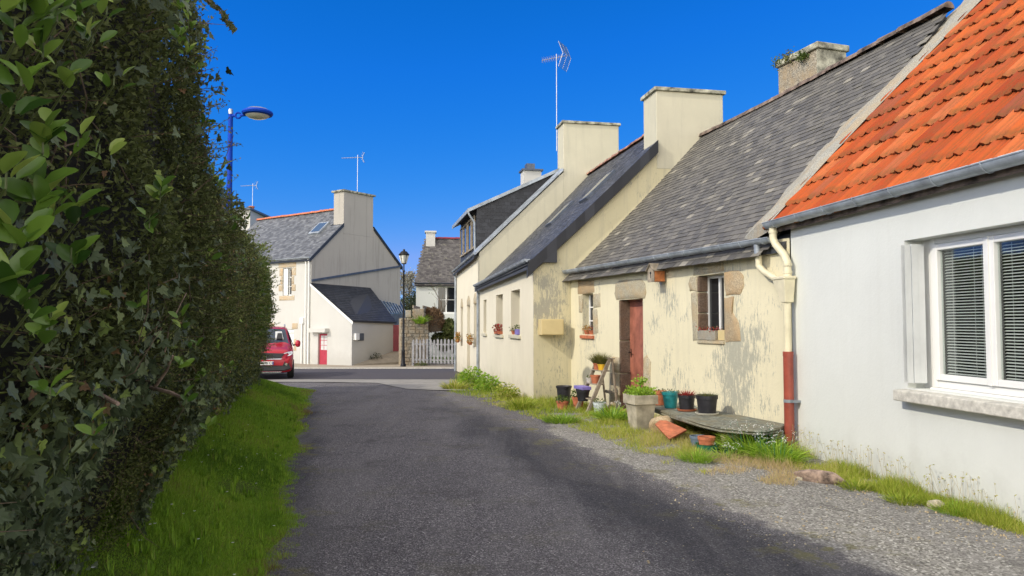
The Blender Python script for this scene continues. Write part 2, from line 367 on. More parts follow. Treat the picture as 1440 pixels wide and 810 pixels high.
q.bump(q.math('ADD', q.voro(95, out='Distance'), q.math('MULTIPLY', q.voro(48, out='Distance'), .8)), .9, .012)
M['asphalt'] = q.fin(col, .85, 0, .35)
q = N('dark_asphalt'); cells = q.voro(80); g = q.n('ShaderNodeRGBToBW'); q.L(cells, g.inputs[0])
M['dark_asphalt'] = q.fin(q.mix(q.noise(.8, 5), q.ramp(g.outputs[0], [(0, (.04, .038, .045)), (1, (.10, .096, .108))]), (.065, .06, .07)), .9, 0, .3)
q = N('concrete_strip'); M['concrete_strip'] = q.fin(q.mix(q.ramp(q.noise(2.5, 7, .8), [(.4, 0), (.7, 1)]), (.30, .29, .27), (.20, .195, .18)), .9, 0, .2)
q = N('pavement_mat'); M['pavement_mat'] = q.fin(q.mix(q.ramp(q.noise(1.5, 7, .8), [(.4, 0), (.7, 1)]), (.36, .31, .24), (.25, .22, .17)), .9, 0, .2)
q = N('earth'); e = q.ramp(q.noise(9, 8, .8), [(.3, (.05, .08, .015)), (.55, (.09, .13, .025)), (.75, (.15, .15, .07))]); q.bump(q.noise(30, 6, .8), .8, .03)
M['earth'] = q.fin(e, .95, 0, .1)

granite('granite_pale', (.50, .43, .32))
simple('stalk_green', (.10, .13, .04), .6)
# ---------------------------------------------------------------- ground, lane, streets
def grid_sheet(name, xs, ys, zf, mat, attrs=None, keep=None):
    nx, ny = len(xs), len(ys)
    v = [(x, y, zf(x, y)) for y in ys for x in xs]
    f = [(j*nx+i, j*nx+i+1, (j+1)*nx+i+1, (j+1)*nx+i) for j in range(ny-1) for i in range(nx-1)
         if keep is None or keep((xs[i]+xs[i+1])/2, (ys[j]+ys[j+1])/2)]
    me = bpy.data.meshes.new(name); me.from_pydata(v, [], f); me.materials.append(mat)
    me.polygons.foreach_set('use_smooth', [True]*len(f))
    for k, fn in (attrs or {}).items():
        a = me.attributes.new(k, 'FLOAT', 'POINT'); a.data.foreach_set('value', [fn(p[0], p[1]) for p in v])
    o = bpy.data.objects.new(name, me); COL.objects.link(o); o['kind'] = 'structure'; return o
xs = [-900,-400,-150,-70,-40,-28]+[x*.5 for x in range(-40, -18)]+[-9+.12*i for i in range(0, 70)]+[x*.5 for x in range(-1, 21)]+[14,20,40,80,200,900]
ys = [-300,-80,-30,-12,-6]+[y*.5 for y in range(-6, 4)]+[2+.14*i for i in range(0, 150)]+[y*.5 for y in range(46, 84)]+[44,50,60,80,120,250,900]
grid_sheet('ground', xs, ys, lambda x, y: gz(x, y)-.012, M['earth'])
def wall_x(y):                            # x of the house fronts on the right at a depth y
    if y < 10.0: return 3.76+.14*(10-y)
    if y < 17.2: return 3.745-.331*(y-10.08)
    if y < 31.5: return .49-.1978*(y-17.1)
    return -2.4
# lane as rows between its left edge and the house fronts
rows = [-8+.125*i for i in range(0, 262)]
cols = 32; v = []; gr = []; mo = []; dkb = []
for y in rows:
    a = lane_left(y)-.10+.03*math.sin(y*5.3)
    if y > 17.5: a -= .55*(y-17.5)**1.35*.35
    b = wall_x(y)+.05
    for i in range(cols+1):
        x = a+(b-a)*i/cols
        e = 2.55-.30*(y-5) if y < 12 else .45-.27*(y-12)
        g_ = .5+(x-e)*1.1 if y < 11.5 else .5+(x-e)*1.1-(y-11.5)*.35
        dl = x-a; ml = math.exp(-(dl/.35)**2); mr = math.exp(-((x-e)/.5)**2)
        v.append((x, y, gz(max(x, lane_left(y)), y)+.006+.012*math.sin(i/cols*math.pi)+.004*math.sin(x*3+y*1.7))); gr.append(min(1.2, max(-.2, g_))); mo.append(min(1, ml+.9*mr+.15)); dkb.append(max(0, 1-abs((x-(e-.75))/1.15))*(1 if y < 11 else max(0, 1-(y-11)/9))+.75*math.exp(-((x-a-.1)/.35)**2))
f = [(j*(cols+1)+i, j*(cols+1)+i+1, (j+1)*(cols+1)+i+1, (j+1)*(cols+1)+i) for j in range(len(rows)-1) for i in range(cols)]
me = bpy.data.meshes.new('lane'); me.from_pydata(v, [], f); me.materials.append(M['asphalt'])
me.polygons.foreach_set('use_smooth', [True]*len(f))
for k, d in (('gravel', gr), ('moss', mo), ('fresh', dkb)):
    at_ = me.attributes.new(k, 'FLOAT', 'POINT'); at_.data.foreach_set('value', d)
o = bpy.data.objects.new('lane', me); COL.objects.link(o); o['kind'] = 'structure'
def sheet(name, pts, mat, lift, n=14, bottom=None):
    # quad p0,p1,p2,p3 subdivided to follow the ground
    p0, p1, p2, p3 = [Vector((*p, 0)) for p in pts]; v = []
    for j in range(n+1):
        for i in range(n+1):
            a = p0.lerp(p1, i/n); b = p3.lerp(p2, i/n); q = a.lerp(b, j/n)
            v.append((q.x, q.y, (-0.0165*(min(max(q.y, 12), 38)-12))+lift))
    f = [(j*(n+1)+i, j*(n+1)+i+1, (j+1)*(n+1)+i+1, (j+1)*(n+1)+i) for j in range(n) for i in range(n)]
    me = bpy.data.meshes.new(name); me.from_pydata(v, [], f); me.materials.append(mat)
    o = bpy.data.objects.new(name, me); COL.objects.link(o); o['kind'] = 'structure'
    return o
def poly_ground(name, pts, mat, lift):
    me = bpy.data.meshes.new(name); me.from_pydata([(x, y, -0.0165*(min(max(y, 12), 38)-12)+lift) for x, y in pts], [], [tuple(range(len(pts)))]); me.materials.append(mat)
    bm = bmesh.new(); bm.from_mesh(me); bmesh.ops.recalc_face_normals(bm, faces=bm.faces); bm.to_mesh(me); bm.free()
    o = bpy.data.objects.new(name, me); COL.objects.link(o); o['kind'] = 'structure'
poly_ground('concrete_strip', [(-26,24.6),(-9,24.2),(-5.5,23.9),(-4.2,23.5),(-3.5,22.0),(-2.95,20.9),(-2.2,20.5),(-1.25,20.2),(-1.9,25.9),(-26,26.9)], M['concrete_strip'], .034)  # paler road polygon paints in the sunlit gap past the hedge shadow
sheet('cross_street', [(-45,25.9),(14,25.2),(14,33.6),(-45,33.6)], M['dark_asphalt'], .042)
sheet('pavement', [(-45,33.6),(14,33.6),(14,37.5),(-45,46)], M['pavement_mat'], .075)
kb = MB()
for i in range(60):
    x0 = -45+i*1.0; y = 33.6; z = -0.0165*(y-12)
    kb.hexa([(x0,y-.14,z-.1),(x0+.985,y-.14,z-.1),(x0+.985,y+.02,z-.1),(x0,y+.02,z-.1)],[(x0,y-.14,z+.08),(x0+.985,y-.14,z+.08),(x0+.985,y+.02,z+.085),(x0,y+.02,z+.085)])
o = kb.build('kerb', M['sill_concrete']); o['kind'] = 'structure'
# ramp going up beside the far lean-to
rb = MB()
A = G(497,516); B = G(562,514); zA = -.36
P3 = Vector((-6.2,40.2,.33)); P4 = Vector((-4.6,40.2,.33))
rb.hexa([(A.x,A.y,-.8),(B.x,B.y,-.8),(P4.x,P4.y,-.8),(P3.x,P3.y,-.8)],[(A.x,A.y,-.30),(B.x,B.y,-.24),P4,P3])
o = rb.build('driveway', M['pavement_mat']); o['kind'] = 'structure'

# ---------------------------------------------------------------- building blocks for houses
def wall_open(mb, fr, u0, u1, z0, ztop, holes=(), reveal=.22, rtone=None):
    """wall face with openings whose reveals go inwards"""
    zt = ztop if callable(ztop) else (lambda u: ztop)
    us = sorted({u0, u1, *[h[0] for h in holes], *[h[1] for h in holes]})
    zs = sorted({z0, *[h[2] for h in holes if h[2] > z0], *[h[3] for h in holes]})
    for i in range(len(us)-1):
        ua, ub = us[i], us[i+1]
        for j in range(len(zs)):
            za = zs[j]; top = j == len(zs)-1
            zb0, zb1 = (zt(ua), zt(ub)) if top else (zs[j+1],)*2
            uc = (ua+ub)/2; zc = za+.01
            if any(h[0] <= uc <= h[1] and h[2]-.001 <= zc <= h[3]-.001 for h in holes): continue
            mb.face([fr.p(ua,za), fr.p(ub,za), fr.p(ub,zb1), fr.p(ua,zb0)], 0)
    for (a, b, c, d) in holes:
        r = -reveal
        mb.face([fr.p(a,c), fr.p(a,c,r), fr.p(a,d,r), fr.p(a,d)], 0); mb.face([fr.p(b,c,r), fr.p(b,c), fr.p(b,d), fr.p(b,d,r)], 0)
        mb.face([fr.p(a,d), fr.p(a,d,r), fr.p(b,d,r), fr.p(b,d)], 0); mb.face([fr.p(a,c,r), fr.p(a,c), fr.p(b,c), fr.p(b,c,r)], 0)
def window(parent, fr, h, d=-.2, fw=.05, mull=(), trans=(), mat='pvc_white', gl='dark_pane', inside=None, th=.05):
    a, b, c, e = h; mb = MB()
    mb.box(fr,a,a+fw,c,e,d,d+th); mb.box(fr,b-fw,b,c,e,d,d+th); mb.box(fr,a+fw,b-fw,c,c+fw,d,d+th-.002); mb.box(fr,a+fw,b-fw,e-fw,e,d,d+th-.002)
    for m_ in mull: mb.box(fr,m_-fw*.45,m_+fw*.45,c+fw,e-fw,d,d+th-.004)
    for t_ in trans: mb.box(fr,a+fw,b-fw,t_-.015,t_+.015,d+.005,d+th-.008)
    wn = mb.build('window', M[mat], parent, bevel=.004)
    g = MB(); g.box(fr,a+fw*.5,b-fw*.5,c+fw*.5,e-fw*.5,d+.012,d+.02); g.build('pane', M[gl], wn)
    return wn
def gutter(parent, P0, P1, out, r=.075, mat='zinc', step=.55, ang0=0):
    P0 = Vector(P0); P1 = Vector(P1); d = (P1-P0).normalized(); out = Vector(out).normalized(); up = Vector((0,0,1)); n = 12
    mb = MB(); L_ = (P1-P0).length
    def ring(c, rr): return [c+out*math.cos(math.pi+math.pi*k/n)*rr+up*math.sin(math.pi+math.pi*k/n)*rr for k in range(n+1)]
    segs = max(1, int(L_/.8)); vs = []; 
    for i in range(segs):
        a = P0+d*(L_*i/segs); b = P0+d*(L_*(i+1)/segs)
        k0 = 1.0 if i % 2 else .985
        ra, rb_ = ring(a, r*k0), ring(b, r*k0); ia, ib = ring(a, (r-.006)*k0), ring(b, (r-.006)*k0)
        for k in range(n):
            mb.face([ra[k], rb_[k], rb_[k+1], ra[k+1]], .5); mb.face([ia[k], ia[k+1], ib[k+1], ib[k]], .5)
    mb.face(ring(P0, r)); mb.face(ring(P1, r))
    g = mb.build('gutter', M[mat], parent, smooth=True)
    e = MB(); e.tube([P0+out*r, P1+out*r], .008, 6)
    k = 0; t = .25
    while t < L_:
        c = P0+d*t
        e.tube([c+out*math.cos(math.pi+math.pi*q_/8)*(r+.005)+up*math.sin(math.pi+math.pi*q_/8)*(r+.005) for q_ in range(9)]+[c+out*(r+.004)+up*.012], .0055, 5)
        t += step
    e.build('bracket', M[mat], g, smooth=True)
    return g
def slate_field(mb, P, u0, u1, t0, t1, w_=.2, ex=.12, keep=None, th=.006, jit=.004, slope=45, lift=.01, wj=.0, rnd=None):
    """P(u,t)->point on the roof plane; t is horizontal run; rows are laid ex apart on the slope"""
    a = P((u0+u1)/2, t0); b = P((u0+u1)/2, t1); L_ = (b-a).length; nr = max(1, int(L_/ex)); nn = (P(u1, t0)-P(u0, t0)).cross(b-a).normalized()
    if nn.z < 0: nn = -nn
    nu = max(1, int(abs(P(u1,t0)-P(u0,t0)).real if False else (P(u1,t0)-P(u0,t0)).length/w_)); du = (u1-u0)/nu; dt = (t1-t0)/nr
    for r in range(nr):
        ta = t0+r*dt; tb = min(t1, ta+dt*1.5); off = (.5 if r % 2 else 0)+random.uniform(-.04,.04)
        for c in range(-1, nu+1):
            ua = u0+(c+off)*du; ub = ua+du*random.uniform(.965,.985)
            ua2, ub2 = max(ua, min(u0, u1)), min(ub, max(u0, u1))
            if ub2-ua2 < du*.15: continue
            if keep and not keep((ua2+ub2)/2, ta+dt*.5): continue
            j0, j1 = random.uniform(-jit, jit), random.uniform(-jit, jit); dj = random.uniform(-.05,.05)*dt
            h0 = lift+th*2+random.uniform(0, .004)
            p0 = P(ua2, ta+dj)+nn*(h0+j0); p1 = P(ub2, ta+dj)+nn*(h0+j1); p2 = P(ub2, tb)+nn*lift; p3 = P(ua2, tb)+nn*lift
            tn = random.random() if rnd is None else rnd()
            mb.add([p0,p1,p2,p3,p0-nn*th*1.8,p1-nn*th*1.8],[(0,1,2,3),(4,5,1,0),(0,3,4),(1,5,2)], tn)
def ridge(parent, pts, r=.10, L_=.38, mat='ridge_tile', name='ridge_tiles'):
    mb = MB()
    for a, b in zip(pts[:-1], pts[1:]):
        a, b = Vector(a), Vector(b); n = max(1, int((b-a).length/L_)); d = (b-a).normalized(); s_ = d.cross(Vector((0,0,1))).normalized()
        for i in range(n):
            p, q_ = a.lerp(b, i/n), a.lerp(b, (i+1.12)/n); p = p+Vector((0,0,random.uniform(-.015,.02)))
            vs = []
            for c, rr in ((p, r*1.12), (q_, r)):
                for k in range(7):
                    th = math.pi*k/6; vs.append(c+s_*math.cos(th)*rr+Vector((0,0,1))*(math.sin(th)*rr-.03))
            fs = [(k, k+1, 8+k, 7+k) for k in range(6)]+[tuple(range(7)), tuple(range(7, 14))]
            mb.add(vs, fs)
    return mb.build(name, M[mat], parent)
def poly_slab(mb, pts_front, thick_vec, tone=None, m=0):
    n = len(pts_front); tv = Vector(thick_vec)
    b = [Vector(p)+tv for p in pts_front]
    mb.add(list(pts_front)+b, [tuple(range(n)), tuple(range(2*n-1, n-1, -1))]+[(i, (i+1) % n, n+(i+1) % n, n+i) for i in range(n)], tone, m)
def stone(mb, fr, uz, d0=-.02, d1=.02, rough=.012):
    """an irregular dressed stone let into the wall: rounded outline, domed face"""
    pts = []
    n = len(uz)
    for i in range(n):
        a = uz[i]; b = uz[(i+1) % n]
        for k in (0.0, .33, .66):
            pts.append((a[0]+(b[0]-a[0])*k+random.uniform(-rough, rough), a[1]+(b[1]-a[1])*k+random.uniform(-rough, rough)))
    cx = sum(p[0] for p in pts)/len(pts); cz = sum(p[1] for p in pts)/len(pts); m = len(pts)
    rings = [(1.0, d0), (1.0, d1*.4), (.93, d1), (.5, d1+.012)]
    vs = [fr.p(cx+(p[0]-cx)*s_, cz+(p[1]-cz)*s_, dd+random.uniform(-.004,.004)) for s_, dd in rings for p in pts]+[fr.p(cx, cz, d1+.012)]
    fs = []
    for r in range(3):
        for k in range(m): fs.append((r*m+k, r*m+(k+1) % m, (r+1)*m+(k+1) % m, (r+1)*m+k))
    for k in range(m): fs.append((3*m+k, 3*m+(k+1) % m, 4*m))
    mb.add(vs, fs)
def stone1(fr, uz, d0=-.02, d1=.02, rough=.012):
    PENDING.append((fr, uz, d0, d1, rough))
PENDING = []
def lay_stones(mat, parent, name='dressed_stone'):
    for a_ in PENDING: m_ = MB(); stone(m_, *a_); m_.build(name, M[mat], parent, smooth=True)
    PENDING.clear()
def gable(mb, fr, pts, thick):
    poly_slab(mb, [fr.p(u, z) for u, z in pts], -fr.N*thick, 0)
def chimney(parent, fr, u0, u1, d0, d1, z0, z1, mat='chimney_render', capmat='stained_cap', ov=.06, ch=.09, cap_name='chimney_cap', pots=0):
    mb = MB(); mb.box(fr, u0, u1, z0, z1, -d1, -d0)
    c = mb.build('chimney', M[mat], parent, bevel=.015)
    k = MB(); k.box(fr, u0-ov, u1+ov, z1+.001, z1+ch, -d1-ov, -d0+ov); k.build('chimney_cap', M[capmat], c, bevel=.012)
    return c

# ---------------------------------------------------------------- nearest house: white render, orange tiles
f1 = Fr((3.76,10.0),(.139,-.990),(-.990,-.139)); f2 = Fr((1.365,17.27),(.314,-.949),(-.949,-.314))
f3 = Fr((.49,17.1),(.194,-.981),(-.981,-.194)); e3 = Fr((.49,17.1),(.981,.194),(.194,-.981))
g4_ = f3.p(-8.2, 0); e4 = Fr((g4_.x, g4_.y),(.981,.194),(.194,-.981))
f5 = Fr((-10.24,38),(.81,-.58),(-.58,-.81)); e5 = Fr((-10.24,38),(.58,.81),(.81,-.58))
H1 = root('white_house', (5.5,7,0), 'nearest low house in white render with an orange clay tile roof and a shuttered window', 'house')
WH = (2.29, 4.05, 1.04, 2.56); Z1 = 3.10
mb = MB(); wall_open(mb, f1, -.02, 9.5, -.4, Z1, [WH], reveal=.24)
mb.face([f1.p(-.02,-.4), f1.p(-.02,Z1), f1.p(-.02,Z1,-7), f1.p(-.02,-.4,-7)], 0)
mb.face([f1.p(9.5,-.4), f1.p(9.5,Z1), f1.p(9.5,Z1+3.8,-3.8), f1.p(9.5,Z1,-7.6), f1.p(9.5,-.4,-7.6)], 0)
mb.build('wall', M['white_render'], H1)
ins = MB(); a, b, c, d = WH
for fc in ([(a,c,-.24),(b,c,-.24),(b,c,-1.4),(a,c,-1.4)], [(a,d,-.24),(b,d,-.24),(b,d,-1.4),(a,d,-1.4)], [(a,c,-.24),(a,d,-.24),(a,d,-1.4),(a,c,-1.4)], [(b,c,-.24),(b,d,-.24),(b,d,-1.4),(b,c,-1.4)], [(a,c,-1.4),(b,c,-1.4),(b,d,-1.4),(a,d,-1.4)]):
    ins.face([f1.p(*p) for p in fc])
ins.build('room', M['dark_inside'], H1)
# window: outer frame, two sashes, panes, blinds
D = -.22; wf = MB()
wl, wr = a+.17, b
wf.box(f1,wl,wl+.06,c+.02,d,D,D+.06); wf.box(f1,wr-.06,wr,c+.02,d,D,D+.06); wf.box(f1,wl+.06,wr-.06,d-.06,d,D,D+.058); wf.box(f1,wl+.06,wr-.06,c+.02,c+.09,D,D+.058)
wf.box(f1,wl,wr,c-.005,c+.018,D,D+.10); wf.box(f1,a+.001,wl-.001,c,d,D,D+.03)
win = wf.build('window', M['pvc_white'], H1, bevel=.006)
mid = (wl+wr)/2-.0
for k, (sa, sb) in enumerate(((wl+.065, mid-.003), (mid+.003, wr-.065))):
    s_ = MB(); z0, z1 = c+.095, d-.065; w0 = .062
    s_.box(f1,sa,sa+w0,z0,z1,D+.018,D+.085); s_.box(f1,sb-w0,sb,z0,z1,D+.018,D+.085); s_.box(f1,sa+w0,sb-w0,z0,z0+w0,D+.018,D+.083); s_.box(f1,sa+w0,sb-w0,z1-w0,z1,D+.018,D+.083)
    ss = s_.build('sash', M['pvc_white'], win, bevel=.007)
    g = MB(); g.box(f1,sa+w0-.01,sb-w0+.01,z0+w0-.01,z1-w0+.01,D+.04,D+.046); g.build('pane', M['clear_pane'], win)
    bl = MB(); zz = z0+w0+.005
    while zz < z1-w0:
        # each slat is tilted
        p = [f1.p(sa+w0+.004,zz,D+.004), f1.p(sb-w0-.004,zz,D+.004), f1.p(sb-w0-.004,zz+.010,D-.016), f1.p(sa+w0+.004,zz+.010,D-.016)]
        bl.hexa(p, [q_+Vector((0,0,.0015)) for q_ in p]); zz += .0285
    for uu in (sa+w0+.12, (sa+sb)/2+.1, sb-w0-.1): bl.tube([f1.p(uu,z0+w0,D+.008), f1.p(uu,z1-w0,D+.008)], .0018, 4)
    bl.build('blind', M['blind'], win)
hb = MB(); hb.box(f1, mid-.02, mid+.012, c+.095, d-.065, D+.086, D+.098); hb.build('meeting_bead', M['pvc_white'], win)
# folded shutter leaves standing in the left reveal
for k, (uu, dd) in enumerate(((a+.045, .012), (a+.105, 0))):
    s_ = MB(); s_.box(f1, uu, uu+.030, c+.055, d-.05, D+.10, .02+dd)
    for j in range(1, 3): s_.box(f1, uu+.030, uu+.033, c+.06, d-.055, D+.10+j*.075, D+.10+j*.075+.068)
    sh = s_.build('shutter', M['shutter_white'], H1, bevel=.004)
    if k == 1:
        h_ = MB()
        for zz in (c+.22, (c+d)/2, d-.26):
            h_.box(f1, a+.03, a+.125, zz, zz+.055, .032, .037); h_.tube([f1.p(a+.078,zz-.01,.036), f1.p(a+.078,zz+.065,.036)], .009, 6)
        h_.build('hinge', M['pvc_white'], sh)
cr = MB(); cr.box(f1, a+.02, a+.10, c-.02, c+.02, .0, .03); 
sl = MB()
n_ = 16
for i in range(n_):
    uu0 = a-.06+(b-a+.2)*i/n_; uu1 = a-.06+(b-a+.2)*(i+1)/n_
    sl.box(f1, uu0, uu1, c-.135, c-.012, -.2, .135, m=0)
SL = MB(); SL.hexa([f1.p(a-.05,c-.13,-.23), f1.p(b+.2,c-.13,-.23), f1.p(b+.2,c-.13,.14), f1.p(a-.05,c-.13,.14)], [f1.p(a-.05,c-.002,-.23), f1.p(b+.2,c-.002,-.23), f1.p(b+.2,c-.02,.14), f1.p(a-.05,c-.02,.14)])
SL.build('window_sill', M['sill_concrete'], H1, bevel=.012)
# lintel board line under the eaves
sf = MB(); sf.box(f1, -.25, 9.5, Z1-.06, Z1+.03, -.05, .11); sf.build('soffit', M['pvc_white'], H1)
# roof: interlocking tiles, each its own shape
T1 = 4.6
def P1(u, t): return f1.p(u, Z1+.05+t*1.0, -t)
def verge1(t): return -.42-.10*min(1,(t+.13))+.05*max(0,t-1.5)
rb = MB(); poly_slab(rb, [P1(-.40,-.1), P1(9.4,-.1), P1(9.4,T1), P1(verge1(T1),T1)], (0,0,-.1)); poly_slab(rb, [P1(verge1(T1),T1), P1(9.4,T1), f1.p(9.4,Z1,-9.2), f1.p(-1.4,Z1,-9.2)], (0,0,-.1))
roof1 = rb.build('roof', M['ridge_tile_old'], H1)
TW, TL = .30, .315   # width, run per course (0.49 m on the slope)
prof = [(0,.004),(.018,.020),(.05,.030),(.085,.020),(.105,.003),(.150,.003),(.165,.014),(.180,.003),(.225,.003),(.240,.014),(.255,.003),(.285,.001),(.30,.004)]
nn = Vector((0,0,1)); nn = (P1(1,0)-P1(0,0)).cross(P1(0,1)-P1(0,0)).normalized()
if nn.z < 0: nn = -nn
tl = MB(); edge = []
rows_ = int(T1/TL)+1
for r in range(rows_):
    ta = -.13+r*TL; u = verge1(ta)-.0
    k = 0
    us = verge1(ta)+random.uniform(-.02,.02)
    base_u = math.floor(us/TW)*TW+ (0 if r % 2 == 0 else TW*.5)
    uu = base_u-TW
    while uu < 9.3:
        if uu+TW*.75 < us: uu += TW; continue
        ju = random.uniform(-.007,.007); jt = random.uniform(-.016,.016); jh = random.uniform(0,.009); jr = random.uniform(-.014,.014)
        tn = random.random(); i0 = len(tl.v); n = len(prof)
        vs = []
        for (s_, hh) in ((0.0, .030), (.09, .036), (.22, .033), (1.08, .004)):
            for (x, z) in prof:
                x_ = max(uu+x*1.0, us-.03)
                lip = .006 if s_ == 0 and z > .03 else 0
                bow = (.028*math.sin(x/.30*math.pi) if s_ == 0 else 0)
                vs.append(P1(x_+ju, ta+jt-bow+s_*TL+jr*x/.30)+nn*(z*(1 if s_ > 0 else 1.05)+hh+jh+lip))
        for (x, z) in prof:                  # the lower lip
            x_ = max(uu+x, us-.03); bow = .028*math.sin(x/.30*math.pi)
            vs.append(P1(x_+ju, ta+jt-bow+.004+jr*x/.30)+nn*(z*1.0+hh*.25+jh-.004))
        fs = []
        for q_ in range(3):
            for j in range(n-1): fs.append((q_*n+j, q_*n+j+1, (q_+1)*n+j+1, (q_+1)*n+j))
        for j in range(n-1): fs.append((4*n+j, 4*n+j+1, j+1, j))
        fs.append((0, n, 2*n, 3*n, 4*n))
        tl.add(vs, fs, tn); gr_ = [.22 if i_ in (4,5,7,8,10) else 0 for i_ in range(n)]; edge += [.62]*n+[.45+g_ for g_ in gr_]+[.10+g_*1.6 for g_ in gr_]+[.05+g_*1.6 for g_ in gr_]+[1.25]*n
        uu += TW
to = tl.build('roof_tiles', M['orange_tile'], roof1)
ea = to.data.attributes.new('edge', 'FLOAT', 'POINT'); 
try: ea.data.foreach_set('value', edge)
except Exception as e_: print('edge', e_)
for pl in to.data.polygons: pl.use_smooth = True
try: to.data.set_sharp_from_angle(angle=math.radians(50))
except Exception: pass
gutter(H1, f1.p(-.30, 3.085, .185), f1.p(9.3, 3.06, .185), f1.N, r=.082, step=.62)
# cement flashing between the two roofs
def P2(u, t):
    zr = 6.22+.045*u; ze = 2.86-.002*u; k = t/3.3
    return f2.p(u, ze+(zr-ze)*k-.05*math.sin(math.pi*min(1, max(0, k))), -t)
fl = MB(); N_ = 26
loA = []; hiA = []; loB = []
for i in range(N_+1):
    t = -.14+(T1+.1)*i/N_
    w0 = f1.p(verge1(t)+.05, Z1+.12+t, -t)
    def off_(d_, up_):
        q_ = w0+Vector((-.10,.99,0))*d_; rel = q_-f2.O; u_ = rel.dot(f2.U); t_ = -rel.dot(f2.N)
        return Vector((q_.x, q_.y, max(P2(u_, t_).z, w0.z-.30 if t_ < 3.4 else -9)+up_))
    m_ = off_(.30+.04*math.sin(i*1.3), .0); m_.z = w0.z+.05+random.uniform(-.015,.015)
    pz = off_(.80+.05*math.sin(i*2.1)+random.uniform(-.05,.05), .035)
    if pz.z > m_.z-.03: pz.z = m_.z-.03
    hiA.append(w0); loB.append(m_); loA.append(pz)
for i in range(N_):
    fl.face([loA[i], loA[i+1], loB[i+1], loB[i]], random.random()*.5); fl.face([loB[i], loB[i+1], hiA[i+1], hiA[i]], random.random()*.5)
    dn_ = Vector((0,0,-.12)); fl.face([loA[i], loA[i]+dn_, loA[i+1]+dn_, loA[i+1]], .5)
fl.face([loA[0], loB[0], hiA[0], hiA[0]+Vector((0,0,-.10)), loA[0]+Vector((0,0,-.12))], .3)
fl.build('cement_verge', M['cement'], roof1, smooth=False)

# ---------------------------------------------------------------- cream cottage with the old slate roof
H2 = root('cream_cottage', (2.6,14,0), 'cream cottage with peeling paint, red plank door, granite window surrounds and old grey slate roof', 'house')
DOOR = (2.48, 3.46, -.2, 2.17); W2 = (5.33, 6.07, 1.43, 2.48); W3 = (.66, 1.23, 1.46, 2.36)
Z2 = 2.86
mb = MB(); wall_open(mb, f2, -.0, 7.60, -.4, Z2, [DOOR, W2, W3], reveal=.24); mb.build('wall', M['cream_render'], H2)
st = MB()
stone1(f2, [(.40,2.36),(.42,2.66),(1.28,2.64),(1.30,2.36)], d1=.012)
lay_stones('granite_orange', H2)
st = MB()
stone1(f2, [(1.235,2.33),(1.60,2.34),(1.60,2.04),(1.25,2.03)], d1=.012); stone1(f2, [(1.235,2.01),(1.45,2.01),(1.47,1.50),(1.235,1.47)], d1=.012)
stone1(f2, [(.46,2.33),(.655,2.33),(.655,1.95),(.48,1.95)], d1=.012)
# door lintel and quoins
stone1(f2, [(2.36,2.18),(2.28,2.30),(2.33,2.50),(2.50,2.56),(3.40,2.54),(3.56,2.46),(3.60,2.28),(3.54,2.17)], d1=.018)
stone1(f2, [(2.12,1.03),(2.47,1.03),(2.47,.72),(2.14,.72)], d1=.012); stone1(f2, [(2.06,.70),(2.475,.70),(2.475,-.1),(2.02,-.1)], d1=.02)
stone1(f2, [(3.465,1.05),(3.60,1.12),(3.74,1.0),(3.72,.62),(3.68,.1),(3.465,.1)], d1=.014)
# big window: lintel, jamb stones
stone1(f2, [(5.20,2.49),(5.24,2.78),(6.02,2.79),(6.08,2.50)], d1=.014)
stone1(f2, [(5.10,2.24),(5.07,2.36),(5.12,2.48),(5.325,2.47),(5.325,2.23)], d1=.016)
stone1(f2, [(5.15,2.21),(5.325,2.21),(5.325,1.44),(5.18,1.42)], d1=.014)
lay_stones('granite', H2)
st = MB()
stone1(f2, [(6.075,2.48),(6.45,2.50),(6.58,2.40),(6.57,2.22),(6.48,2.14),(6.12,2.12)], d1=.016)
stone1(f2, [(6.09,2.10),(6.32,2.10),(6.30,1.86),(6.44,1.72),(6.47,1.44),(6.085,1.42)], d1=.014)
lay_stones('granite_orange', H2)
JB = []
for (u_, z0, z1) in ((DOOR[0], .72, 1.35), (DOOR[0], 1.37, 2.16), (DOOR[0], -.1, .70)):
    jb = MB(); JB.append(jb); jb.hexa([f2.p(u_+.001,z0,-.23), f2.p(u_+.06,z0,-.21), f2.p(u_+.05,z0,.0), f2.p(u_+.001,z0,.012)],[f2.p(u_+.001,z1,-.23), f2.p(u_+.07,z1,-.21), f2.p(u_+.045,z1,.0), f2.p(u_+.001,z1,.012)])
for (z0, z1) in ((1.44,1.86), (1.88,2.2), (2.22,2.47)):
    jb = MB(); JB.append(jb); jb.hexa([f2.p(W2[0]+.001,z0,-.19), f2.p(W2[0]+.05,z0,-.19), f2.p(W2[0]+.03,z0,.0), f2.p(W2[0]+.001,z0,.01)],[f2.p(W2[0]+.001,z1,-.19), f2.p(W2[0]+.05,z1,-.19), f2.p(W2[0]+.035,z1,.0), f2.p(W2[0]+.001,z1,.01)])
for jb in JB: jb.build('jamb_stone', M['granite_dark'], H2, bevel=.012)
